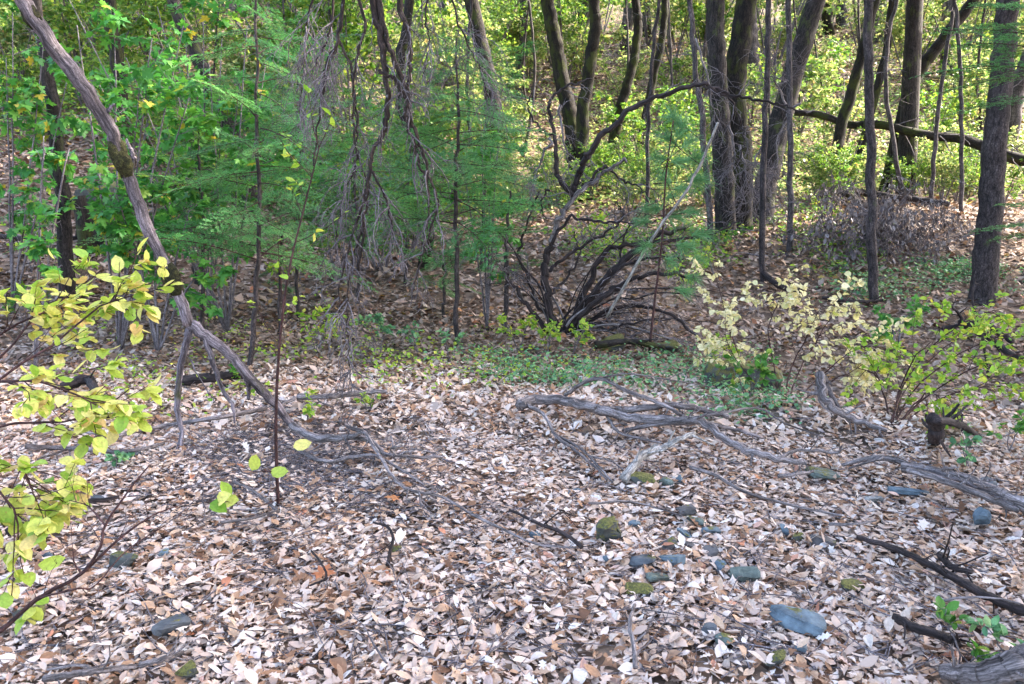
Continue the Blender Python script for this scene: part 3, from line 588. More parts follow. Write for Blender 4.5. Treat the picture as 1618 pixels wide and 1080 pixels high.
hanging('black dead limb hanging from above with drooping twig ends, nearer the middle', [
    ([(560, -420), (575, -200), (588, 0), (603, 60), (612, 140), (608, 200), (590, 240), (582, 290), (575, 350), (568, 430)], .024, .006),
    ([(588, -100), (605, 40), (622, 90), (640, 140), (648, 180), (660, 220), (672, 250), (678, 300), (676, 360)], .017, .005),
    ([(648, 160), (643, 190), (655, 230), (664, 262), (682, 290), (690, 330), (668, 400), (655, 450)], .010, .004),
    ([(582, 290), (570, 330), (550, 390), (535, 460), (545, 540)], .009, .003), ([(588, 270), (608, 310), (618, 350), (630, 400)], .008, .003),
    ([(575, 350), (556, 420), (548, 500), (552, 590)], .007, .003)], 4.6, (12, 4, 2), .42)
hanging('forked dead limb with cracked brown bark hanging beside the black one', [
    ([(620, -420), (628, -150), (630, 0), (645, 50), (647, 100), (644, 155), (640, 185)], .019, .008),
    ([(600, 110), (628, 130), (642, 160)], .01, .008)], 4.5, (5, 3, 1), .3)
hanging('thin grey spray of dead twigs hanging left of the black limb', [
    ([(540, -300), (545, -60), (535, 60), (520, 90), (512, 130), (505, 180), (495, 260)], .014, .004), ([(545, -60), (575, 30), (565, 90), (558, 130), (564, 190), (566, 240), (580, 290)], .010, .004),
    ([(535, 60), (560, 130), (558, 200), (562, 260), (545, 300), (533, 350), (530, 400)], .008, .003)], 4.8, (17, 5, 1), .6, .0036)
hanging('dense grey cobweb of dead twigs at the top left of centre', [
    ([(500, -250), (498, -40), (485, 40), (480, 110), (472, 180)], .010, .003), ([(515, -220), (525, 20), (508, 80), (492, 120)], .010, .003)], 5.2, (18, 5, 1), .65, .0038)
hanging('lichened dead twig spray hanging right of the forked limb', [
    ([(700, -250), (690, -60), (672, 20), (678, 70), (668, 120)], .009, .003), ([(700, -200), (715, 0), (735, 60), (760, 110), (770, 170)], .009, .003)], 5.6, (18, 5, 2), .6, .0035)
# overhead bough the limbs hang from, reaching in from a tree outside the picture
root = empty('overhanging_bough', (-5.6, 3.6, float(H(-5.6, 3.6))), 'bare oak standing out of view whose bough carries the hanging limbs', 'tree')
part('trunk', tube(MB(), smooth_path([(-5.6, 3.6, -.1), (-5.5, 3.7, 2), (-5.3, 3.8, 4), (-5.2, 4, 7)], 30), .17, .10, 14, .1, ridge=.04), M['oak'], root)
part('bough', tube(MB(), smooth_path([(-5.35, 3.8, 3.6), (-3.6, 4.2, 4.4), (-2.0, 4.6, 4.4), (-.8, 4.8, 4.25), (-.3, 5.6, 4.1)], 40), .09, .03, 10, .12), M['oak'], root)
# thin dead twig veils by the leaning trunks on the right
def veil(label, paths, d, k, L, r):
    top = P(paths[0][0][0], paths[0][0][1], d); root = empty('dead_twig_spray', top.tolist(), label, 'dead branch'); mb = MB()
    for pp in paths:
        w = smooth_path(np.array([P(a, b_, d) for a, b_ in pp]), 14) + R.normal(0, .02, (14, 3)); part('branch', tube(MB(), w, .02, .006, 6, .2), M['dead'], root)
        s = sprout(w, k[0], L, ang=60, n=7, wander=.25, droop=.1); tubes(mb, s, r, r * .5, 4); tubes(mb, sprout(s, k[1], L * .5, ang=50, n=6, wander=.3, droop=.12), r * .6, r * .3, 3)
    part('twigs', mb, M['twig'], root, 'stuff')
veil('grey dead twigs fanned over the leaning mossy trunk', [[(1245, 170), (1225, 130), (1222, 90)], [(1262, 160), (1240, 190), (1225, 250), (1215, 310)], [(1200, 230), (1190, 270), (1185, 330)]], 12.8, (26, 5), 1.0, .006)
veil('grey dead twigs drooping below the big paired trunks', [[(1150, 200), (1160, 240), (1140, 290)], [(1170, 230), (1180, 270), (1195, 310)], [(1100, 60), (1120, 130), (1130, 190)]], 12.2, (20, 5), .9, .005)
veil('fine dead twigs around the base of the double trunk', [[(885, 170), (890, 220), (900, 280)], [(870, 220), (850, 260), (840, 300)]], 10.5, (20, 5), .6, .004)
# ------------------------------------------------------------------ trees
SEEN = {}
LMK = [(0, 'the far-left dark trunk'), (190, 'the mossy maple trunk'), (320, 'the feathery fir'), (405, 'the first young fir'), (500, 'the grey twig cobweb'), (590, 'the black hanging limb'), (665, 'the small bending mossy trunk'), (725, 'the middle young fir'),
       (800, 'the grey-brown trunk leaning left'), (880, 'the left paired mossy trunk'), (930, 'the right paired mossy trunk'), (985, 'the slim trunk leaning right'), (1045, 'the farthest leaning trunk'), (1095, 'the thin bent grey stem'), (1135, 'the straight black trunk'), (1170, 'the thickest mossy trunk'), (1210, 'the slim grey trunk'),
       (1260, 'the big leaning trunk'), (1320, 'the upright far trunk'), (1375, 'the bare pole trunk'), (1440, 'the mossy leaning trunk'), (1500, 'the thin leaning grey sapling'), (1580, 'the stout conifer trunk'), (1660, 'the right edge trunk')]
def side(px):
    k = min(LMK, key=lambda t: abs(t[0] - px)); o = px - k[0]
    return k[1] if abs(o) < 12 else ('and left of ' if o < 0 else 'and right of ') + k[1]
def where(px, d): return ('just behind ' if d < 19 else 'a little beyond ' if d < 25 else 'upslope behind ' if d < 36 else 'far upslope behind ' if d < 60 else 'on the far hillside behind ') + side(px)
def crown_mesh(n, rx, rz, size, mtl, seed):
    g = np.random.default_rng(seed); c = nrm(g.normal(size=(46, 3))) * g.uniform(.25, 1, (46, 1)) * [rx, rx, rz]
    p = c[g.integers(0, 46, n)] + g.normal(0, .16 * rx, (n, 3)) * [1, 1, .6]; mb = MB()
    d = g.normal(size=(n, 3)) + [0, 0, -.4]; scatter(mb, DIAM[:1] + CHIP, p, frames(d, nrm(g.normal(0, .6, (n, 3)) + [0, 0, 1])), size * g.uniform(.7, 1.3, n)); return mb.mesh('crown', mtl)
CROWN = [crown_mesh(3600, 3.3, 2.6, .24, M['crown'], s) for s in (1, 2)]
def tree(name, label, pts, d, r0, r1, mtl, crown=False, group=None, H2=9.0, dead_twigs=0, cat='tree', lean=0., sides=14, wob=.009):
    base = on_ground(pts[0][0], d) if d else G(*pts[0]); dd = base[1]
    w = [base - [0, 0, .08]] + [P(a, b, dd + lean * (i + 1)) for i, (a, b) in enumerate(pts[1:])]
    top = w[-1]; dr = nrm(w[-1] - w[-2]); hgt = H2 - (top[2] - base[2])
    if hgt > 0: w += [top + dr * hgt * .5 + [0, 0, .1 * hgt], top + dr * hgt * .9 + [0, 0, .35 * hgt]]
    n = 12 + 5 * len(w); w = smooth_path(w, n); w[1:] += R.normal(0, wob, (n - 1, 3)) * [1, 1, .2]
    w = smooth_path(w, n * 2); root = empty(name, base.tolist(), label, cat, group)
    part('trunk', tube(MB(), w, r0, r1 * .8, sides, .06, ridge=.03 if r0 > .1 else .01, flare=.3 if r0 > .1 else .1), mtl, root)
    if dead_twigs:
        mb = MB(); s = sprout(w[:int(len(w) * .75)], dead_twigs, 1.0 if r0 > .1 else .5, t0=.06, ang=75, n=6, wander=.15, droop=.06); tubes(mb, s, .009, .003, 4)
        tubes(mb, sprout(s, 4, .4, ang=50, n=5, wander=.2, droop=.05), .004, .0015, 3); part('twigs', mb, M['twig'], root, 'stuff')
    if crown:
        for k in range(2):
            c = link('crown', CROWN[k], root); c['kind'] = 'stuff'; c.location = Vector((w[-1] - base).tolist()) + Vector((R.uniform(-1.2, 1.2), R.uniform(-1.2, 1.2), R.uniform(-1.5, .6))); c.rotation_euler = (0, 0, R.uniform(0, 6)); c.scale = (.9,) * 3
        s = sprout(w, 5, 3.2, t0=.8, ang=50, n=8, wander=.15, droop=-.08); part('limb', tubes(MB(), s, .05, .012, 6), mtl, root)
    return root, w
T = tree
mo, ok_, co, gt = M['mossy'], M['oak'], M['conifer'], M['grey_trunk']
T('oak_tree', 'dark mossy trunk curving up left, left one of the pair behind the dead bush', [(903, 292), (906, 220), (893, 150), (876, 60), (862, -15)], 19.0, .20, .15, mo, True)
T('oak_tree', 'dark mossy trunk with wide foot, right one of the pair behind the dead bush', [(925, 305), (920, 200), (930, 120), (940, 40), (936, -15)], 18.6, .16, .11, mo)
T('oak_tree', 'slim dark trunk leaning right, just right of the mossy pair', [(955, 262), (978, 180), (1000, 100), (1008, 40), (1004, -10)], 20.5, .13, .10, mo)
T('oak_tree', 'thin dark trunk leaning right, farthest of the four behind the bush', [(1006, 215), (1030, 135), (1046, 60), (1052, -10)], 23, .12, .09, mo)
T('oak_tree', 'straight black bark trunk beside the big mossy trunk', [(1148, 402), (1142, 250), (1133, 120), (1130, -10)], 13.2, .17, .14, ok_, True)
T('oak_tree', 'thickest mossy brown trunk standing right of the straight black one', [(1172, 398), (1172, 260), (1160, 130), (1183, -10)], 13.6, .20, .18, mo, True)
T('oak_tree', 'big dark trunk leaning right with grey twigs over its lower half', [(1200, 345), (1222, 240), (1252, 120), (1292, -10)], 14.2, .20, .16, ok_, True, lean=.1)
T('thin_tree', 'slim grey trunk in front of the big leaning trunk', [(1207, 452), (1204, 300), (1212, 120), (1214, -10)], 11.2, .045, .035, co, dead_twigs=14, sides=10)
T('thin_tree', 'slim straight grey trunk just right of the big leaning trunk', [(1248, 413), (1249, 250), (1247, -10)], 12.2, .045, .04, gt, dead_twigs=14, sides=10)
T('pole_tree', 'straight bare pole-like conifer trunk left of the brush pile top', [(1380, 468), (1377, 320), (1373, 150), (1371, -10)], 10.3, .062, .055, co, dead_twigs=10, sides=12)
T('conifer_tree', 'stout dark conifer trunk near the right edge', [(1553, 463), (1566, 320), (1580, 150), (1592, -10)], 10.4, .155, .13, co, dead_twigs=9, sides=18)
T('oak_tree', 'mossy trunk leaning right across the fallen trunk on the sunlit slope', [(1396, 222), (1440, 140), (1490, 62), (1545, -10)], 18, .14, .12, mo)
T('oak_tree', 'mossy sunlit trunk leaning right left of the pole-like conifer', [(1305, 285), (1325, 215), (1358, 100), (1385, -10)], 16.5, .12, .09, mo)
T('oak_tree', 'forked thin mossy trunk seen just behind the pole-like conifer', [(1335, 265), (1378, 170), (1400, 80), (1410, -10)], 17.5, .09, .07, mo)
T('dark_tree', 'thin dark trunk at the far left behind the leaning dead tree', [(107, 432), (97, 300), (84, 170), (66, 60), (55, -10)], 9.0, .085, .06, ok_, True, dead_twigs=8)
T('oak_tree', 'dark mossy maple trunk hidden among the broad green leaves', [(188, 415), (200, 280), (190, 140), (170, -10)], 10.5, .10, .08, mo, True)
T('oak_tree', 'dark curving trunk behind the maple leaves near the first fir sapling', [(392, 300), (375, 230), (340, 150), (300, 60), (270, -10)], 13.5, .13, .10, ok_, True)
T('oak_tree', 'grey-brown trunk leaning left behind the middle fir sapling', [(805, 215), (782, 170), (765, 90), (742, -10)], 20, .2, .17, ok_, True)
T('oak_tree', 'mossy small trunk bending behind the hanging dead limbs', [(668, 412), (680, 340), (668, 260), (640, 190), (632, 100), (650, -10)], 11.5, .09, .06, mo)
T('grey_tree', 'pale grey straight trunk standing far behind left of the mossy pair', [(822, 178), (825, 90), (827, -10)], 27, .13, .11, gt)
T('grey_tree', 'pale brown trunk far behind right of the thickest mossy trunk', [(1192, 150), (1186, 80), (1182, -10)], 28, .30, .22, gt)
T('grey_tree', 'upright far trunk above the sunlit bushes, near the slim straight grey trunk', [(1330, 75), (1330, 30), (1330, -10)], 38, .28, .22, gt)
T('grey_tree', 'far trunk seen behind the forked mossy trunk top', [(1393, 95), (1392, 40), (1391, -10)], 36, .32, .26, gt)
T('grey_tree', 'dark far trunk at the upper right above the mossy leaner', [(1480, 70), (1486, 30), (1492, -10)], 40, .3, .24, gt)
T('grey_tree', 'thin leaning grey sapling trunk left of the stout conifer', [(1470, 230), (1485, 150), (1510, -10)], 15, .04, .03, gt)
T('grey_tree', 'reddish far trunk behind the small mossy bending trunk', [(700, 130), (702, 60), (704, -10)], 32, .26, .2, gt)
T('thin_tree', 'curved thin bent grey stem left of the two thick trunks', [(1125, 300), (1110, 200), (1098, 100), (1090, -10)], 12.6, .05, .035, gt, dead_twigs=12, sides=8)
T('oak_tree', 'sunlit leaning trunk at the right edge behind the stout conifer', [(1590, 190), (1608, 140), (1640, 60), (1660, -10)], 20, .2, .16, gt)
for i in range(26):
    px = R.uniform(-40, 1660); d = R.uniform(30, 62); b = on_ground(px, d)
    pz = [(px, 0), (px + R.uniform(-12, 12), 30), (px + R.uniform(-30, 30), -40)]
    r = R.uniform(.12, .3); H_ = R.uniform(7, 12)
    root = empty('slope_tree', b.tolist(), ('mossy' if i % 3 == 0 else 'grey') + ' bare trunk ' + where(px, d), 'tree', 'slender trunks far up the slope')
    le = np.array([R.normal(0, .08), R.normal(0, .05), 1.]); w = np.array([b + le * t for t in np.linspace(-.1, H_, 14)]); w[1:] += R.normal(0, .04, (13, 3))
    part('trunk', tube(MB(), w, r, r * .6, 8, .08), gt if i % 3 else mo, root)
    if i % 3 != 1: c = link('crown', CROWN[i % 2], root, (0, 0, H_ + .5)); c['kind'] = 'stuff'
for i in range(22):
    px = [250, 300, 350, 445, 525, 610, 690, 745, 830, 850, 975, 1020, 1075, 1110, 1225, 1270, 1300, 1345, 1430, 1455, 1525, 1545][i] + R.uniform(-9, 9); d = R.uniform(12.5, 26); le = R.normal(0, 14, 2)
    T('thin_tree', ('crooked ' if abs(le[0]) > 14 else 'straight ') + ('dark' if i % 2 else 'grey') + ' thin stem ' + where(px, d), [(px, 0), (px + le[0], 120), (px + le[0] + le[1], -30)], d, R.uniform(.025, .05), .022, co if i % 2 else gt, group='thin stems among the trees', dead_twigs=12, sides=7, H2=6)
# unseen trees added towards the sun so that their crowns shade the clearing
for i, (x, y, h) in enumerate([(7.8, 4.2, 8), (9.5, 8.3, 10), (7.4, 0, 9), (11, -3, 11), (12.5, 3.6, 12), (14.5, 7.6, 12), (13, 11.6, 12), (17, 0, 13), (18, 5, 14), (19.5, 10.5, 15), (16.5, 13.8, 13),
                               (22.5, 3, 15), (24, 9, 16), (10.5, 14.0, 11.5), (5.6, -3.5, 8), (14, -7, 11), (20.5, 14.5, 14), (8.5, 17.5, 11)]):
    b = np.array([x, y, float(H(x, y))]); root = empty('added_shade_tree', b.tolist(), 'unseen leafy oak added towards the sun to shade the clearing', 'tree', 'unseen oaks added for shade')
    w = np.array([b + [.04 * t * math.sin(i), .03 * t, t] for t in np.linspace(-.1, h, 14)]); part('trunk', tube(MB(), w, .2, .1, 10, .1), ok_, root)
    for k in range(2):
        c = link('crown', CROWN[k], root, (R.uniform(-1.3, 1.3), R.uniform(-1.3, 1.3), h + 1.2 * k - .6)); c['kind'] = 'stuff'; c.rotation_euler = (0, 0, R.uniform(0, 6))
    part('limb', tubes(MB(), sprout(w, 6, 3.0, t0=.7, ang=55, n=7, droop=-.06), .05, .012, 5), ok_, root)
# mossy stumps on the bank
for lab, px, py, h, r in (('mossy stump on the dark bank right of the thin dark trunk', 137, 372, .75, .11), ('low mossy stump behind the left edge trees', 160, 352, .45, .16), ('small mossy stub beneath the broad green maple leaves', 318, 425, .3, .1)):
    b = G(px, py + 30); root = empty('mossy_stump', b.tolist(), lab, 'stump')
    part('trunk', tube(MB(), smooth_path([b - [0, 0, .1], b + [.02, 0, h * .5], b + [-.03, 0, h]], 14), r, r * .75, 12, .14, ridge=.05, flare=.5), M['mossy'], root)

# ------------------------------------------------------------------ conifer saplings: branches share four spray meshes
def spray(seed, long=.30, nl=.028, k=26, mtl='fir'):
    g = np.random.default_rng(seed); mb = MB(); t = np.linspace(0, 1, 12)
    ax = np.stack([.04 * np.sin(t * 3 + seed), t, .10 * t - .16 * t * t], -1); tubes(mb, ax[None], .006, .0015, 4, 1); S = []
    for i in range(k):
        u = .08 + .9 * i / k; b = np.array([np.interp(u, t, ax[:, j]) for j in range(3)]); sd = 1 if i % 2 else -1; L = long * (1.05 - .8 * u) * g.uniform(.7, 1.2)
        a = rad(g.uniform(42, 62)); dv = np.array([sd * math.sin(a), math.cos(a), g.normal(0, .08)]); q = np.linspace(0, 1, 5)[:, None]
        S.append(b + dv * L * q + np.array([0, .12 * L, -.12 * L]) * q ** 2)
        for m in range(2 if L > .12 else 0):
            uu = g.uniform(.3, .8); a2 = a + rad(g.choice([-40, 40])); d2 = np.array([sd * math.sin(a2), math.cos(a2), g.normal(0, .1)]); S.append(S[i if False else -1][0] + dv * L * uu + d2 * L * .35 * q) if m == 0 else S.append(b + dv * L * uu + np.array([sd * math.sin(a - .7), math.cos(a - .7), -.05]) * L * .4 * q)
    S = np.array(S); tubes(mb, S, .0022, .0010, 3, 1); S = np.concatenate([S, ax[None, ::3][:, :4].repeat(1, 0)[:, [0, 1, 2, 3, 3]]]) if False else S
    P0 = []; D0 = []
    for s in S:
        L = np.linalg.norm(s[-1] - s[0]); c = max(8, int(L / .0036)); uu = g.uniform(0, 1, c) * 4; i = np.minimum(uu.astype(int), 3); p = s[i] + (s[i + 1] - s[i]) * (uu - i)[:, None]
        td = nrm(s[-1] - s[0]); pr = nrm(np.cross(td, [0, 0, 1.])); sd = np.where(g.random(c) < .5, -1, 1)[:, None]
        P0.append(p); D0.append(td * g.uniform(.3, .9, (c, 1)) + pr * sd + g.normal(0, .22, (c, 3)))
    P0 = np.concatenate(P0); D0 = nrm(np.concatenate(D0)); n = len(P0); wv = nrm(np.cross(D0, g.normal(0, .3, (n, 3)) + [0, 0, 1])) * .0024
    v = np.stack([P0 - wv, P0 + wv, P0 + D0 * nl * g.uniform(.7, 1.15, (n, 1))], 1).reshape(-1, 3)
    mb.add(v, t=np.arange(3 * n).reshape(-1, 3), rnd=np.repeat(g.random(n) * .5 + .2, 3), mat=0); return mb.mesh('branch', [M[mtl], M['red_twig']])
SPR = [spray(s) for s in (1, 2, 3, 4)]
def fir(label, pts, d, nb, L, hmax=None, r=.022, lo=.30, top=None, group=None):
    base = on_ground(pts[0][0], d); w = [base - [0, 0, .05]] + [P(a, b, d + (0 if d < 50 else 0)) for a, b in pts[1:]]
    w = smooth_path(w, 26); w[1:] += R.normal(0, .008, (25, 3)); root = empty('fir_sapling', base.tolist(), label, 'fir sapling', group)
    part('trunk', tube(MB(), smooth_path(w, 50), r, r * .35, 8, .1), M['conifer'], root)
    nb = int(nb * .95)
    for i in range(nb):
        t = lo + (1 - lo) * (i + R.uniform(0, 1)) / nb; u = t * 25; k = min(int(u), 24); p = w[k] + (w[k + 1] - w[k]) * (u - k)
        o = link('branch', SPR[R.integers(0, 4)], root); az = i * 2.4 + R.uniform(-.4, .4); o.location = Vector((p - base).tolist())
        o.rotation_euler = (R.uniform(-.4, .35), R.uniform(-.7, .7), az); s = L * R.uniform(.7, 1.3) * (1.12 - .55 * t); o.scale = (s, s, s)
fir('young fir with thin reddish trunk beside the leaning dead tree', [(392, 572), (405, 450), (410, 300), (404, 150), (406, -60)], 6.6, 42, 1.0, r=.024)
fir('young fir with dark trunk between the hanging limbs and the dead bush', [(720, 540), (722, 420), (720, 280), (724, 180), (722, 60)], 7.7, 46, 1.0, r=.026)
fir('small dark-stemmed fir touching the left side of the dead bush', [(797, 508), (800, 440), (802, 370), (806, 300)], 8.3, 16, .6, r=.03)
fir('airy fir sapling behind the black hanging limb', [(565, 478), (566, 380), (560, 260), (565, 150)], 9.6, 34, 1.1)
fir('small fir tree behind the first young fir, its tips behind the trunk', [(470, 470), (468, 380), (474, 270), (470, 170), (476, 40)], 9.0, 36, 1.0)
fir('feathery fir in front of the broad maple leaves', [(318, 470), (322, 380), (316, 280), (314, 190)], 7.8, 24, 1.0)
fir('fir sapling right of the black hanging limb, leaning slightly', [(640, 440), (642, 350), (648, 250), (652, 160)], 10.5, 30, 1.1)
fir('tall airy fir sapling behind the middle young fir', [(760, 430), (764, 330), (768, 220), (762, 80)], 11.5, 32, 1.2)
fir('low fir seedling on the floor by the foot of the small bending trunk', [(700, 470), (702, 430), (700, 390)], 9.2, 14, .6)
fir('low fir seedling among twigs right of the first young fir', [(440, 440), (444, 400), (446, 355)], 8.4, 14, .6)
fir('short fir seedling on the bank behind the leaning dead trunk', [(60, 385), (62, 365), (64, 330)], 9.5, 12, .5)
# boughs of the stout conifer that reach into the picture
root = empty('fir_sapling', on_ground(1640, 8.2).tolist(), 'green fir at the right edge whose flat boughs cross the stout trunk', 'fir tree')
w = smooth_path([on_ground(1665, 8.2), P(1662, 300, 8.2), P(1660, 100, 8.2), P(1655, -200, 8.2)], 20); part('trunk', tube(MB(), w, .06, .03, 10), M['conifer'], root)
for (px, py, dx, dz, s) in [(1655, 90, -1, .1, 1.5), (1655, 120, -1, -.1, 1.3), (1655, 60, -.9, .2, 1.2), (1655, 150, -1, -.15, 1.1), (1655, 40, -.8, -.05, 1.3), (1655, 355, -1, -.02, 1.2), (1655, 370, -.9, 0, 1.0), (1655, 330, -.8, .1, .9), (1655, 20, -1, 0, 1.5), (1655, 110, -1, 0, 1.6)]:
    p = P(px, py, 8.2); o = link('branch', SPR[R.integers(0, 4)], root); o.location = Vector((p - np.array(root.location)).tolist()); dv = Vector((dx, R.uniform(-.6, .5), dz)).normalized()
    o.rotation_euler = (math.asin(dv.z), R.uniform(-.2, .2), math.atan2(-dv.x, dv.y)); o.scale = (s * .85,) * 3
# pine sapling with long soft needles
root = empty('pine_sapling', G(1025, 560).tolist(), 'young pine with thin stem and long blue-green needle tufts', 'pine sapling'); dp = float(G(1025, 560)[1])
w = smooth_path([G(1025, 562), P(1035, 470, dp), P(1046, 380, dp), P(1052, 280, dp), P(1064, 190, dp)], 24); part('trunk', tube(MB(), w, .013, .006, 8), M['red_twig'], root)
g = np.random.default_rng(5); tm = []
for k in range(3):
    n = 150; b = np.stack([np.zeros(n), g.uniform(-.10, .02, n), np.zeros(n)], -1); d = nrm(g.normal(0, .55, (n, 3)) + [0, .8, .15]); wv = nrm(np.cross(d, g.normal(size=(n, 3)))) * .0016; L = g.uniform(.10, .19, (n, 1))
    m1 = b + d * L * .5; m2 = b + d * L - [0, 0, .035]; v = np.stack([b - wv, b + wv, m1 + wv, m1 - wv, m2], 1).reshape(-1, 3); a = np.arange(n)[:, None] * 5
    mb = MB(); mb.add(v, q=np.concatenate([a, a + 1, a + 2, a + 3], 1), t=np.concatenate([a + 3, a + 2, a + 4], 1), rnd=np.repeat(g.random(n) * .6, 5)); tubes(mb, np.array([[[0, -.35, -.03], [0, -.2, -.02], [0, -.05, 0]]]), .004, .003, 4, 1); tm.append(mb.mesh('needle_tuft', [M['pine'], M['red_twig']]))
for px, py, dx, dz in ((1078, 205, .3, .8), (1090, 225, .7, .4), (1055, 220, -.6, .4), (1100, 250, 1, .2), (1075, 255, .6, .1), (1040, 250, -.8, .1), (1105, 285, 1, 0), (1080, 300, .7, -.1), (1060, 310, .3, .2), (1030, 330, -.9, 0), (1015, 350, -1, -.1), (1070, 345, .8, -.2), (1095, 335, .9, 0), (1085, 390, .8, -.2), (1105, 410, 1, -.1), (1060, 415, .4, -.3), (1020, 390, -.6, -.2), (1095, 440, .9, -.4), (1050, 280, -.3, .5), (1080, 460, .6, -.3), (1110, 370, 1, .1), (1065, 185, 0, 1)):
    o = link('needle_tuft', tm[R.integers(0, 3)], root); p = P(px, py, dp + R.uniform(-.25, .25)); o.location = Vector((p - np.array(root.location)).tolist()); dv = Vector((dx, R.uniform(-.5, .5), dz)).normalized(); o.rotation_euler = (math.asin(dv.z), R.uniform(-1, 1), math.atan2(-dv.x, dv.y)); s = R.uniform(.9, 1.25); o.scale = (s,) * 3

# ------------------------------------------------------------------ leafy shrubs with single leaves
def lmesh(temps, mtl): return [(MB().add(tv, tf, rnd=0) if tf.shape[1] == 4 else MB().add(tv, t=tf, rnd=0)).mesh('leaf', mtl) for tv, tf in temps]
LM = {k: lmesh(t, M[m]) for k, t, m in (('yellow', ROUND, 'yellow'), ('pale', OVAL[:3] + ROUND, 'pale'), ('lime', ROUND + OVAL[:2], 'lime'), ('green', ROUND, 'green'), ('maple', MAPLE, 'maple'), ('cover', ROUND, 'cover'))}
RAW = dict(yellow=ROUND, pale=OVAL[:3] + ROUND, lime=ROUND + OVAL[:2], green=ROUND, maple=MAPLE, cover=ROUND)
def shrub(name, label, stems, leafk, size, k, L, per, ang=45, up=1., droop=.15, r=(.008, .002), twm='red_twig', nind=300, cat='shrub', t0=.3, flat=.4, upn=.35, sub=2, wander=.12, tdroop=.02, mats=None):
    W = [smooth_path(s, 10) + R.normal(0, .004, (10, 3)) for s in stems]; root = empty(name, W[0][0].tolist(), label, cat)
    for w in W: part('stem', tube(MB(), w, r[0], r[1], 6, .1), M[twm], root)
    Wn = np.array(W); s1 = sprout(Wn, k, L, t0=t0, ang=ang, n=6, wander=wander, flat=flat, droop=tdroop); mb = MB(); tubes(mb, s1, r[1] * .9, r[1] * .5, 4)
    A = s1
    if sub: s2 = sprout(s1, sub, L * .45, ang=45, n=6, wander=wander, flat=flat, droop=tdroop); tubes(mb, s2, r[1] * .6, r[1] * .4, 3); A = np.concatenate([s1, s2])
    part('twigs', mb, M[twm], root, 'stuff')
    p, Mx = leaf_spots(A, per, .25, droop, .7, upn, up); sz = size * R.uniform(.6, 1.15, len(p))
    dist = np.linalg.norm(p - [0, 0, EYE], axis=1); od = np.argsort(-(sz / dist)); a, b_ = od[:nind], od[nind:]
    leaf_objs('leaf', LM[leafk], p[a], Mx[a], sz[a], root, root.location)
    if len(b_): part('foliage', scatter(MB(), RAW[leafk], p[b_], Mx[b_], sz[b_]), M[leafk], root, 'stuff')
    return root
# near yellow-green shrub on the left
sh = lambda *pp: [P(*q_) for q_ in pp]
shrub('yellow_shrub', 'bright yellow-green round-leaved shrub reaching in at the left edge', [
    sh((-220, 760, 2.3), (-60, 640, 2.4), (60, 560, 2.5), (150, 490, 2.6), (205, 470, 2.6)), sh((-220, 760, 2.3), (-40, 600, 2.5), (40, 520, 2.6), (110, 460, 2.7)),
    sh((-220, 760, 2.3), (-50, 690, 2.3), (40, 665, 2.35), (130, 665, 2.4), (205, 615, 2.45)), sh((-220, 760, 2.3), (-80, 640, 2.3), (20, 600, 2.3), (90, 610, 2.3), (150, 640, 2.3)),
    sh((-220, 760, 2.3), (-90, 720, 2.2), (-20, 760, 2.15), (20, 800, 2.1), (30, 850, 2.1)), sh((-220, 760, 2.3), (-40, 560, 2.7), (60, 500, 2.8), (170, 470, 2.85)),
    sh((-220, 760, 2.3), (-30, 740, 2.2), (30, 735, 2.2), (50, 770, 2.2))], 'yellow', .054, 9, .34, 6, ang=40, r=(.006, .0022), upn=.28, up=1.2, flat=.6, t0=.38, sub=1, wander=.1, droop=.2)
shrub('pale_shrub', 'pale cream-yellow leaved shrub glowing in the light above the gully', [
    [G(1238, 655)] + sh((1225, 590, 6.0), (1215, 520, 6.1), (1235, 462, 6.2)), [G(1240, 657)] + sh((1260, 590, 6.0), (1300, 520, 6.1), (1345, 462, 6.2)), [G(1236, 655)] + sh((1200, 610, 5.9), (1165, 570, 5.9), (1145, 530, 5.9)),
    [G(1242, 655)] + sh((1290, 600, 5.9), (1345, 555, 5.9), (1400, 535, 5.9)), [G(1238, 655)] + sh((1250, 580, 5.9), (1280, 520, 5.8), (1300, 480, 5.8)), [G(1240, 655)] + sh((1300, 610, 5.8), (1340, 590, 5.8), (1370, 570, 5.8)),
    [G(1234, 655)] + sh((1180, 590, 6.3), (1150, 510, 6.4), (1130, 430, 6.5))], 'pale', .052, 9, .5, 8, ang=55, r=(.007, .0022), upn=.45, t0=.35, up=.7, sub=2, droop=.45)
b0 = G(1405, 690)
shrub('lime_shrub', 'lime green leaved arching shrub fanning out at the right edge', [
    [b0] + sh((1440, 620, 5.2), (1500, 570, 5.2), (1580, 530, 5.2), (1640, 520, 5.2)), [b0] + sh((1430, 600, 5.3), (1480, 540, 5.4), (1540, 500, 5.5), (1610, 480, 5.5)), [b0] + sh((1450, 650, 5.0), (1500, 625, 5.0), (1560, 610, 4.9), (1630, 615, 4.9)),
    [b0] + sh((1420, 620, 5.1), (1440, 570, 5.0), (1470, 540, 4.9)), [b0] + sh((1445, 640, 4.9), (1470, 620, 4.8), (1500, 640, 4.7)), [b0] + sh((1460, 630, 5.2), (1540, 580, 5.1), (1600, 560, 5.1), (1660, 570, 5.1)),
    [b0] + sh((1400, 630, 5.2), (1380, 590, 5.2), (1350, 580, 5.2)), [b0] + sh((1440, 600, 5.6), (1520, 530, 5.9), (1600, 500, 6.0))], 'lime', .048, 9, .48, 7, ang=45, r=(.007, .0022), upn=.4, t0=.3, sub=2)
b0 = G(440, 805)
r_ = empty('thin_sapling', b0.tolist(), 'thin red-brown upright sapling with few round leaves at left of centre', 'sapling'); ds = float(b0[1])
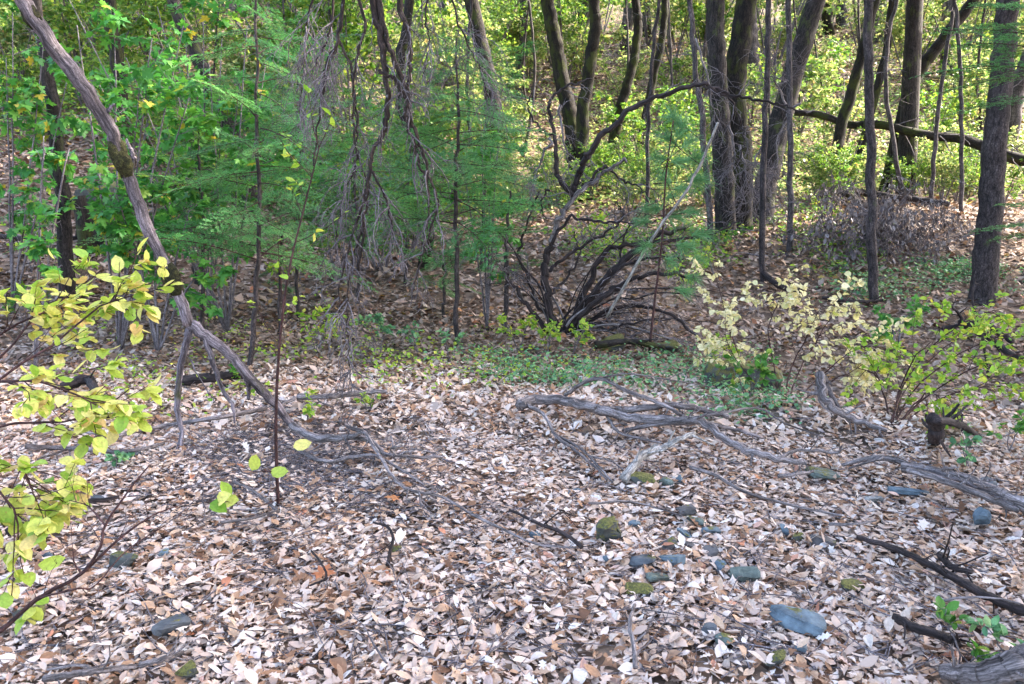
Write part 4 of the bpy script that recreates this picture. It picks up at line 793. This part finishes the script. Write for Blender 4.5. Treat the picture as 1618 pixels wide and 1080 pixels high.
w = smooth_path([b0] + sh((436, 700, ds), (438, 600, ds), (446, 500, ds), (458, 420, ds), (480, 330, ds + .05), (505, 230, ds + .1)), 30); part('stem', tube(MB(), w, .009, .003, 8, .08), M['red_twig'], r_)
s = sprout(w, 12, .5, t0=.3, ang=55, n=7, wander=.12); part('twigs', tubes(MB(), s, .0022, .001, 4), M['red_twig'], r_, 'stuff')
p, Mx = leaf_spots(s, 4, .3, .3, .7, .5); leaf_objs('leaf', LM['lime'], p, Mx, R.uniform(.032, .052, len(p)), r_, r_.location)
for px, py, dd, kk in ((398, 743, 3.5, 'yellow'), (427, 744, 3.5, 'yellow'), (463, 706, 3.5, 'yellow'), (345, 795, 3.2, 'yellow'), (365, 785, 3.2, 'lime'), (332, 795, 3.2, 'lime'), (378, 790, 3.2, 'yellow')):
    leaf_objs('leaf', LM[kk], P(px, py, dd)[None], frames(R.normal(0, 1, (1, 3)) * [1, .4, .5], nrm(np.array([[.2, -.8, .9]]))), .085, r_, r_.location)
part('twigs', tubes(MB(), np.array([smooth_path(x, 8) for x in ([P(437, 790, ds), P(400, 800, 3.3), P(350, 790, 3.2)], [P(437, 760, ds), P(430, 745, 3.5), P(400, 745, 3.5)])]),   .0034, .002, 4), M['red_twig'], r_, 'stuff')
# bare reddish shoot in the lower left corner
root, W = branch_thing('bare_shoot', 'bare dark red forked shoot rising from the lower left corner', 'bare shrub', [
    ([(-60, 1015, 1.75), (0, 995, 1.8), (60, 945, 1.85), (130, 905, 1.9), (160, 860, 1.9), (166, 830, 1.95), (200, 780, 2.0), (235, 735, 2.05)], .007, .002), ([(130, 905, 1.9), (190, 850, 1.95), (240, 815, 2.0), (290, 795, 2.1)], .004, .0015),
    ([(60, 945, 1.85), (120, 930, 1.85), (150, 925, 1.9), (200, 870, 2.0), (260, 830, 2.1)], .003, .0015), ([(166, 830, 1.95), (140, 800, 2.0), (110, 790, 2.0)], .003, .001), ([(128, 905, 1.9), (118, 890, 1.9), (115, 868, 1.9)], .003, .001)],
    M['red_twig'], (3, .16, dict(ang=45, wander=.12), .0012), pathf=dpath)
leaf_objs('leaf', LM['yellow'], P(60, 892, 2.0)[None], frames(np.array([[1, .3, .1]]), np.array([[0, -.5, 1.]])), .07, root, root.location)
# broad green maple saplings behind the leaning trunk
def maple_sapling(label, base, tips, d, L, k, per, size=.13, nind=300):
    b = on_ground(base, d); stems = [[b, P((base + tx) / 2, (ty + 430) / 2 + 40, d), P(tx, ty, d + dz)] for tx, ty, dz in tips]
    return shrub('maple_sapling', label, stems, 'maple', size * 1.1, k + 1, L, per + 3, ang=55, r=(.014, .004), upn=.35, up=.9, droop=.5, t0=.25, twm='twig', cat='maple sapling', sub=2, flat=.7, nind=nind, tdroop=.04)
maple_sapling('leafy maple sapling with broad green lobed leaves at upper left', 190, [(120, 40, 0), (180, 20, .3), (240, 60, -.3), (290, 40, 0), (220, 140, -.4), (300, 150, -.3)], 7.6, .85, 5, 6)
maple_sapling('second leafy maple sapling, its leaves reaching the first fir', 330, [(290, 20, 0), (350, 60, .2), (380, 120, 0), (260, 180, .2), (350, 190, 0), (320, 0, 0)], 9.0, .9, 5, 6)
maple_sapling('low maple sapling with drooping leaves behind the leaning trunk middle', 250, [(180, 300, -.3), (240, 320, 0), (300, 330, 0), (330, 420, .1), (200, 350, 0)], 7.4, .45, 4, 5, .12)
maple_sapling('small maple sprig with drooping leaves left of the leaning trunk', 55, [(70, 215, 0), (110, 235, 0)], 6.2, .3, 3, 5, .11)
maple_sapling('maple sapling with fresh green leaves beside the middle young fir', 770, [(760, 190, 0), (775, 240, .1), (730, 250, 0), (790, 160, .2)], 8.6, .5, 4, 6, .11)
maple_sapling('pale maple seedling low on the floor near the pole trunk', 1415, [(1400, 505, 0), (1440, 500, 0)], 8.4, .3, 4, 5, .1)
maple_sapling('tall maple sapling with broad leaves filling the gap left of the first young fir', 360, [(200, 90, .2), (330, 100, 0), (150, 120, -.2), (250, 10, .2), (390, 40, 0), (420, 100, .1), (110, 0, 0)], 8.3, .9, 5, 6)
maple_sapling('far left maple sapling with leaves above the dark bank', 20, [(20, 20, 0), (70, 60, .2), (10, 90, 0), (110, 110, .2)], 8.6, .7, 4, 6)
# small green plants on the floor
PL = [(820, 555, 'lime', .32, 'round-leaved pale green plant left of the tangled bush foot'), (865, 560, 'lime', .3, 'pale green leafy plant with an orange leaf beside it, below the tangled bush'), (905, 560, 'lime', .28, 'upright pale green sprig right of the tangled bush foot'),
      (712, 575, 'cover', .22, 'small green plant at the foot of the middle young fir'), (492, 670, 'lime', .2, 'small yellow-green sprig beside the low end of the leaning tree'), (582, 652, 'lime', .12, 'single small green shoot in open litter'),
      (395, 618, 'green', .2, 'small green round-leaved plant under the leaning trunk'), (470, 480, 'lime', .5, 'thin lime sprig with hanging leaves behind the thin sapling'), (500, 560, 'lime', .4, 'airy lime sprig below the thin twig spray'), (600, 560, 'cover', .3, 'tiny-leaved blue-green plant on the litter, left of centre'),
      (1165, 395, 'green', .4, 'dark green plant at the foot of the paired trunks'), (1130, 440, 'lime', .45, 'lime sprig between tangled bush and slim grey trunk'), (980, 430, 'lime', .5, 'bright lime bush seen through the tangled bush'), (930, 400, 'lime', .5, 'bright lime bush low behind the bleached stem'),
      (1240, 330, 'green', .6, 'green leafy plant on the dark slope left of the pole trunk'), (1300, 360, 'lime', .5, 'yellow-green plant in front of the brush pile top'), (1420, 300, 'lime', .9, 'arching green-yellow bush behind the brush pile'), (1470, 270, 'lime', .9, 'arching yellow-green bush below the fallen trunk'),
      (1530, 745, 'cover', .18, 'small dark green plant behind the splintered log'), (1590, 720, 'green', .22, 'small green plant at the right edge above the splintered log'), (1520, 1070, 'green', .16, 'green seedling in the lower right corner'), (1600, 1075, 'cover', .16, 'green seedling in front of the weathered log end'),
      (185, 745, 'cover', .1, 'tiny green seedling right of the yellow shrub foot'), (1180, 640, 'green', .3, 'bright green leafy plant in the gully'), (1140, 600, 'lime', .3, 'yellow-green sprig at the gully rim'), (1560, 320, 'lime', .6, 'lime plant hanging before the stout conifer foot'), (1090, 480, 'lime', .5, 'sprig with pale yellow trailing leaves right of the bush'), (300, 380, 'maple', .3, 'little maple seedling behind the leaning trunk'),
      (40, 520, 'green', .4, 'green plant behind the top of the yellow shrub'), (50, 430, 'lime', .5, 'pale green plant on the bank at the left edge'), (130, 455, 'lime', .45, 'pale green plant on the bank by the thin dark trunk'), (660, 560, 'cover', .25, 'blue-green sprig in the litter between hanging limbs and young fir')]
for px, py, kk, h, lab in PL:
    b = G(px, min(py, 1079)); st = []
    for _ in range(4 if h > .25 else 2):
        a = R.uniform(0, 6.28); e = b + np.array([math.cos(a) * h * .5, math.sin(a) * h * .5, h * R.uniform(.8, 1.2)]); st.append([b, b + (e - b) * .5 + [0, 0, h * .12], e])
    shrub('leafy_plant', lab, st, kk, .10 if kk == 'maple' else min(.065, .03 + h * .08), 4, h * .55, 3 if h < .3 else 4, ang=50, r=(.004, .0015), nind=22 if h < .3 else 45, cat='plant', sub=1, twm='twig')
# brush pile of withered leaves
b = G(1400, 425); root = empty('brush_pile', b.tolist(), 'heap of grey withered brush behind the pole trunk', 'brush pile'); mb = MB(); lb = MB()
n = 230; st = np.stack([R.uniform(1315, 1500, n), R.uniform(385, 430, n)], -1); p0 = G(st[:, 0], st[:, 1]); p0[:, 1] += R.uniform(0, 1.2, n); hh = .9 * np.sin(np.clip((st[:, 0] - 1300) / 205, 0, 1) * np.pi) ** .8 * R.uniform(.25, 1.25, n) ** 1.4
top = p0 + np.stack([R.normal(0, .5, n), R.normal(0, .3, n), hh], -1); arc = np.stack([p0, p0 * .6 + top * .4 + np.stack([0 * hh, 0 * hh, hh * .25], -1), p0 * .2 + top * .8 + np.stack([0 * hh, 0 * hh, hh * .15], -1), top, top + np.stack([R.normal(0, .3, n), R.normal(-.1, .15, n), -.25 * hh], -1)], 1)
tubes(mb, arc, .006, .003, 4); s = sprout(arc, 4, .4, ang=50, n=5, droop=.2); tubes(mb, s, .003, .0015, 3); part('twigs', mb, M['twig'], root, 'stuff')
p, Mx = leaf_spots(np.concatenate([s, sprout(arc, 3, .3, ang=60, n=5, droop=.3)]), 3, .1, 1.1, .5, .5); scatter(lb, LONG + OVAL[:2], p, Mx, R.uniform(.05, .095, len(p))); part('withered_leaves', lb, M['grey_leaf'], root, 'stuff')
# low ground cover
for lab, blobs, n, mk, s0 in (('green trailing ground cover on the gully rim under the bush', [(1000, 590, 140, 24), (900, 610, 80, 18), (1130, 600, 80, 30), (1180, 640, 60, 26), (1050, 610, 120, 26), (800, 590, 60, 20)], 3300, 'cover', .032),
                              ('dull green ground cover on the floor between pole trunk and pine', [(1420, 440, 80, 22), (1380, 470, 60, 14), (1520, 440, 60, 18)], 1900, 'cover', .045),
                              ('sparse small leaves on the dark slope below the paired trunks', [(1260, 340, 70, 40), (1100, 380, 60, 30), (960, 390, 60, 30), (1340, 400, 80, 40)], 3500, 'slope_green', .06),
                              ('scattered low seedlings across the middle floor', [(600, 560, 160, 40), (700, 600, 160, 20), (450, 540, 110, 50), (250, 600, 120, 60)], 1500, 'lime', .035)):
    pk = R.integers(0, len(blobs), n); B_ = np.array(blobs, float)[pk]; c = np.stack([B_[:, 0] + R.normal(0, 1, n) * B_[:, 2] * .6, B_[:, 1] + R.normal(0, 1, n) * B_[:, 3] * .6], -1)
    cl = R.integers(0, n, n // 22); c = c[cl[R.integers(0, len(cl), n)]]; g_ = G(c[:, 0], c[:, 1]) + R.normal(0, .13, (n, 3)) * [1, 1, .0]; g_[:, 2] = H(g_[:, 0], g_[:, 1]) + R.uniform(.03, .17, n)
    o = tag(link('ground_cover', scatter(MB(), RAW['cover'] + OVAL[:2], g_, rot_rand(n, .45), s0 * R.uniform(.7, 1.3, n)).mesh('ground_cover', M[mk])), lab, 'ground cover', kind='stuff')

# ------------------------------------------------------------------ bushes and young trees on the slope (shared variants)
def bush_variant(h, nst, nl, size, mtl, temps, spread=.8, sd=0):
    st = []
    for _ in range(nst):
        a = R.uniform(0, 6.28); e = np.array([math.cos(a) * spread * h * .5, math.sin(a) * spread * h * .5, h * R.uniform(.7, 1.05)]) * R.uniform(.75, 1.1); st.append(smooth_path([(0, 0, -.05), e * .5 + [0, 0, h * .15], e], 10))
    st = np.array(st); a1 = sprout(st, 7, h * .42, t0=.2, ang=55, n=6, flat=.5); a2 = sprout(a1, 3, h * .2, ang=50, n=5, flat=.5)
    sb = MB(); tubes(sb, st, .014 * h ** .5, .004, 5); tubes(sb, a1, .005, .002, 3); tubes(sb, a2, .003, .0015, 3)
    A = np.concatenate([a1[:, ::1][:, :5], a2]); p, Mx = leaf_spots(A, max(1, nl // len(A)), .2, .3, .8, .5, .8); fb = MB(); scatter(fb, temps, p, Mx, size * R.uniform(.7, 1.2, len(p)))
    return sb.mesh('stems', M['twig']), fb.mesh('foliage', M[mtl])
V = {'yb': [bush_variant(2.0, 7, 1900, .105, 'slope_yellow', DIAM) for _ in range(3)], 'gb': [bush_variant(2.0, 7, 1900, .10, 'slope_green', DIAM) for _ in range(3)],
     'yt': [bush_variant(4.6, 6, 2600, .14, 'slope_yellow', DIAM, .9) for _ in range(2)], 'gt': [bush_variant(4.6, 6, 2600, .14, 'slope_green', DIAM, .9) for _ in range(2)], 'mt': [bush_variant(3.4, 5, 1100, .19, 'maple', MAPLE, .9)]}
def plant(vk, x, y, s, label, group):
    b = (x, y, float(H(x, y))); i = int(R.integers(0, len(V[vk]))); nm = 'slope_bush' if vk[1] == 'b' else 'young_tree'
    root = empty(nm, b, label, 'bush' if vk[1] == 'b' else 'young tree', group); st = link('stems', V[vk][i][0], root); f = link('foliage', V[vk][i][1], root); f['kind'] = 'stuff'; root.rotation_euler = (0, 0, R.uniform(0, 6.28)); root.scale = (s,) * 3; SEEN.setdefault(label, []).append(root)
def region(n, px, dr, kinds, srange, label, group):
    for _ in range(n):
        d = math.exp(R.uniform(math.log(dr[0]), math.log(dr[1]))); c = R.uniform(*px); b = on_ground(c, d); kd = kinds[R.integers(0, len(kinds))]; sz = R.uniform(*srange); md = sum(srange) / 2; lab_k = label
        plant(kd, b[0], b[1], sz, ('small ' if 'small' in group else 'low ' if sz < md * .9 else 'tall ' if sz > md * 1.12 else '') + {'y': 'yellow-green ', 'g': 'green ', 'm': 'broad-leaved '}[kd[0]] + ('bush ' if kd[1] == 'b' else 'sapling ' ) + where(c, d), group)
region(92, (760, 1700), (19, 50), ['yb', 'yb', 'yb', 'gb'], (.7, 1.25), 'yellow-green autumn bush on the sunlit slope behind the mossy trunks', 'yellow bushes on the sunlit slope')
region(40, (760, 1700), (27, 60), ['yt', 'yt', 'gt'], (.8, 1.3), 'yellow-leaved young tree high on the sunlit slope', 'young trees high on the sunlit slope')
region(55, (-80, 800), (16, 45), ['gb', 'gb', 'yb'], (.7, 1.2), 'green bush on the shaded slope behind the fir saplings', 'green bushes on the shaded slope')
region(42, (-80, 800), (17, 50), ['gt', 'gt', 'yt', 'mt'], (.7, 1.2), 'green-leaved young tree on the slope behind the hanging dead limbs', 'young trees on the shaded slope')
region(22, (-60, 760), (11, 17), ['gb', 'mt', 'gb'], (.4, .75), 'small green bush on the bank behind the young firs', 'small bushes on the bank')
region(38, (820, 1650), (14.5, 20), ['gb', 'yb'], (.35, .7), 'small leafy bush on the slope just behind the thick trunks', 'small bushes behind the thick trunks')
region(50, (-300, 1900), (60, 130), ['yt', 'gt'], (1.3, 2.2), 'leafy tree on the far hillside', 'leafy trees on the far hillside')

for lab, n, px, dr, mk in (('yellow-green undergrowth carpeting the sunlit slope', 66000, (740, 1750), (17, 60), 'slope_yellow'), ('green undergrowth thinly covering the shaded slope', 40000, (-120, 800), (14, 50), 'slope_green')):
    d = np.exp(R.uniform(math.log(dr[0]), math.log(dr[1]), n)); x = (R.uniform(*px, n) - 809) / FPX * d; cx, cy_ = x[:n // 30], d[:n // 30]; k = R.integers(0, n // 30, n); sp_ = R.normal(0, .42, (2, n))
    x = cx[k] + sp_[0]; d = cy_[k] + sp_[1]; hmax = np.maximum(.05, .75 - .8 * (sp_ ** 2).sum(0)) * (.5 + np.sin(k * 7.7) ** 2)
    p = np.stack([x, d, H(x, d) + R.uniform(.15, 1, n) * hmax], -1); up = nrm(R.normal(0, .45, (n, 3)) + [0, -.2, 1]); o = scatter(MB(), CHIP, p, frames(R.normal(0, 1, (n, 3)) * [1, 1, .4], up), R.uniform(.08, .14, n))
    tag(link('undergrowth', o.mesh('undergrowth', M[mk])), lab, 'undergrowth', kind='stuff')

# ------------------------------------------------------------------ stones
STONES = []
def stone(label, px, py, w, h, dpt, mk, sink=.34, yaw=None, name='stone', sharp=.16):
    b = G(px, py); mb = MB(); n = 14; m = 9; th = np.arange(n) / n * 2 * np.pi; ph = np.linspace(0, np.pi, m)
    TH, PH = np.meshgrid(th, ph); v = np.stack([np.sin(PH) * np.cos(TH), np.sin(PH) * np.sin(TH), np.cos(PH)], -1); v = np.sign(v) * np.abs(v) ** .6
    a = R.normal(size=(5, 3)); k = R.uniform(.45, .85, 5)
    for ai, ki in zip(nrm(a), k): dd = v @ ai; v = v - np.maximum(dd - ki * .85, 0)[..., None] * ai
    v = v + R.normal(0, sharp * .28, v.shape) * np.sin(PH)[..., None]; s = np.array([w, dpt, h]) * .5; yw = R.uniform(-.5, .5) if yaw is None else yaw; c_, s_ = math.cos(yw), math.sin(yw)
    q_ = v * s; tl = R.uniform(-.25, .25); q_ = np.stack([q_[..., 0] * c_ - q_[..., 1] * s_, q_[..., 0] * s_ + q_[..., 1] * c_, q_[..., 2] + tl * q_[..., 0]], -1)
    i = np.arange(m - 1)[:, None] * n; aa = np.arange(n)[None]; bb_ = (aa + 1) % n; qf = np.stack([i + aa, i + n + aa, i + n + bb_, i + bb_], -1).reshape(-1, 4)
    o_ = R.uniform(0, 20, 3); mb.add(q_.reshape(-1, 3), qf, tc=q_.reshape(-1, 3) + o_)
    o = link(name, mb.mesh(name, M[mk], smooth=False), None, (b[0], b[1], b[2] + .03 + h * (.5 - sink))); tag(o, label, 'rock' if name == 'rock' else 'stone'); STONES.append((b, w, h)); return o
stone('dark rock with yellow-green moss along its top, in the middle of the near litter', 968, 860, .155, .12, .11, 'stone_moss', .2, .3, 'rock', .3)
stone('moss-covered rounded rock at lower left', 200, 905, .15, .09, .12, 'stone_moss', .3, .2, 'rock')
stone('smooth dark slate rock with a moss patch at lower left', 272, 1010, .16, .07, .10, 'slate_dark', .2, .6, 'rock')
stone('mossy brown rock peeking out at the bottom left edge', 300, 1075, .09, .06, .08, 'stone_moss', .3, 0, 'rock')
stone('dark mossy rock near the base of the bare red shoot', 52, 990, .11, .07, .09, 'stone_moss', .3, 0, 'rock')
stone('blue-grey slab with dark moss strip at lower right', 1255, 1000, .20, .06, .14, 'slate', .2, -.5, 'rock')
stone('small pale blue chip in front of the lower right slab', 1262, 1037, .05, .03, .04, 'slate')
stone('mossy lump left of the blue-grey slab bottom', 1225, 1058, .09, .05, .07, 'stone_moss', .3)
stone('blue slate stone at the centre of the row right of the mossy rock', 1060, 898, .12, .05, .09, 'slate', .2)
stone('grey slate stone left of the blue one in the stone row', 1015, 897, .11, .05, .08, 'slate_dark')
stone('mossy slate piece just in front of the blue stone', 1042, 925, .11, .04, .07, 'stone_green')
stone('moss and bark lump in front of the stone row', 1010, 945, .11, .05, .09, 'stone_moss')
stone('purplish brown stone above the blue slate stone', 1050, 873, .11, .05, .07, 'stone_brown')
stone('flat brown mossy stone behind the stone row', 1090, 872, .13, .04, .07, 'stone_brown')
stone('reddish stone at the right end of the stone row', 1122, 884, .09, .05, .07, 'stone_brown')
stone('narrow blue-green stone in the right half of the stone row', 1133, 905, .05, .06, .08, 'slate')
stone('big grey stone with dark flank right of the stone row', 1175, 925, .12, .09, .10, 'stone_green', .3)
stone('blue slate wedge above the right part of the stone row', 1122, 850, .10, .04, .06, 'slate')
stone('bluish flat stone between the wedge and the mossy rock', 1085, 856, .10, .03, .07, 'slate')
stone('small blue chip right behind the mossy rock', 1002, 840, .06, .04, .05, 'slate')
stone('blue slate chip in the litter left of the mossy rock', 848, 856, .07, .035, .05, 'slate')
stone('small dark slate chip below the slender dark stick', 962, 892, .055, .03, .04, 'slate')
stone('pale teal flat chip in the litter beyond the slender stick', 908, 788, .08, .03, .05, 'slate')
stone('green-brown mossy stone beside the bleached branch end', 1020, 768, .17, .07, .12, 'stone_moss', .3)
stone('grey stone right of the mossy one near the bleached branch', 1053, 772, .09, .05, .06, 'stone_green')
stone('upright small blue stone next to the grey one', 1073, 770, .05, .07, .05, 'slate')
stone('brownish flat stone in mid litter below the bleached branch', 1085, 815, .11, .04, .09, 'stone_brown')
stone('greenish flat stone in mid litter, more to the right', 1100, 832, .11, .04, .08, 'stone_green')
stone('green-grey flat stone in front of the sinuous branch tip', 1300, 760, .17, .05, .14, 'stone_green', .3)
stone('pale round stone farther right in the litter', 1378, 800, .13, .05, .10, 'stone_pale', .3)
stone('flat grey-blue stone before the splintered log', 1435, 788, .20, .04, .10, 'slate', .3)
stone('wedge of blue slate standing on edge at the right', 1548, 838, .09, .11, .07, 'slate', .25)
stone('grey block tucked under the splintered log', 1553, 792, .10, .12, .09, 'slate_dark', .25)
stone('brown mossy stone in the litter below the thin pale stick', 1300, 868, .11, .05, .07, 'stone_brown')
stone('mossy stone chip right of the stone row', 1258, 860, .06, .05, .05, 'stone_moss')
stone('blue stone chip right of the stone row', 1240, 848, .06, .04, .05, 'slate')
stone('dark brown stone under the pale twig near the lower right', 1345, 938, .10, .04, .07, 'stone_moss')
stone('blue-grey slate chip on the litter left, below the long lichen stick', 208, 728, .10, .06, .07, 'slate_dark')
stone('small slate chip left of the moss-covered rock', 155, 798, .07, .04, .05, 'slate_dark')
stone('blue chip behind the moss-covered rock', 258, 886, .06, .03, .04, 'slate')
stone('tiny slate chip in litter behind the moss-covered rock, left', 77, 888, .06, .03, .04, 'slate')
stone('dark stone chip near the bottom right of centre', 1120, 1008, .06, .05, .05, 'slate_dark')
stone('greenish cobble near the bottom right of centre', 1143, 1025, .07, .04, .06, 'stone_green')
stone('small mossy lump in the litter left of centre', 628, 880, .05, .03, .05, 'stone_moss')
stone('large moss-covered boulder half buried in the gully bank', 1180, 618, .75, .35, .5, 'stone_moss', .45, .2, 'rock')
stone('dark mossy boulder beneath the tangled dead bush', 965, 548, .42, .16, .3, 'stone_moss', .4, .1, 'rock')
stone('mossy boulder at the gully head right of the pine sapling foot', 1048, 556, .3, .12, .25, 'stone_moss', .4, .1, 'rock')
stone('mossy rock on the bank between the left trunks', 150, 330, .9, .5, .7, 'stone_moss', .35, .1, 'rock')
# loose leaves drifted against the stones
sl = []
for b, w, h in STONES:
    if w > .25: continue
    k = int(5 + w * 60); a = R.uniform(0, 6.28, k); q_ = w * R.uniform(.34, .75, k); sl.append(np.stack([b[0] + np.cos(a) * q_, b[1] + np.sin(a) * q_ * .8, 0 * a], -1))
sl = np.concatenate(sl); sl[:, 2] = H(sl[:, 0], sl[:, 1]) + R.uniform(.030, .052, len(sl))
tag(link('leaf_litter', scatter(MB(), MIXT, sl, rot_rand(len(sl), .35), R.uniform(.035, .065, len(sl))).mesh('leaf_litter', M['litter'])), 'dry leaves drifted against the stones', 'leaf litter', kind='stuff')
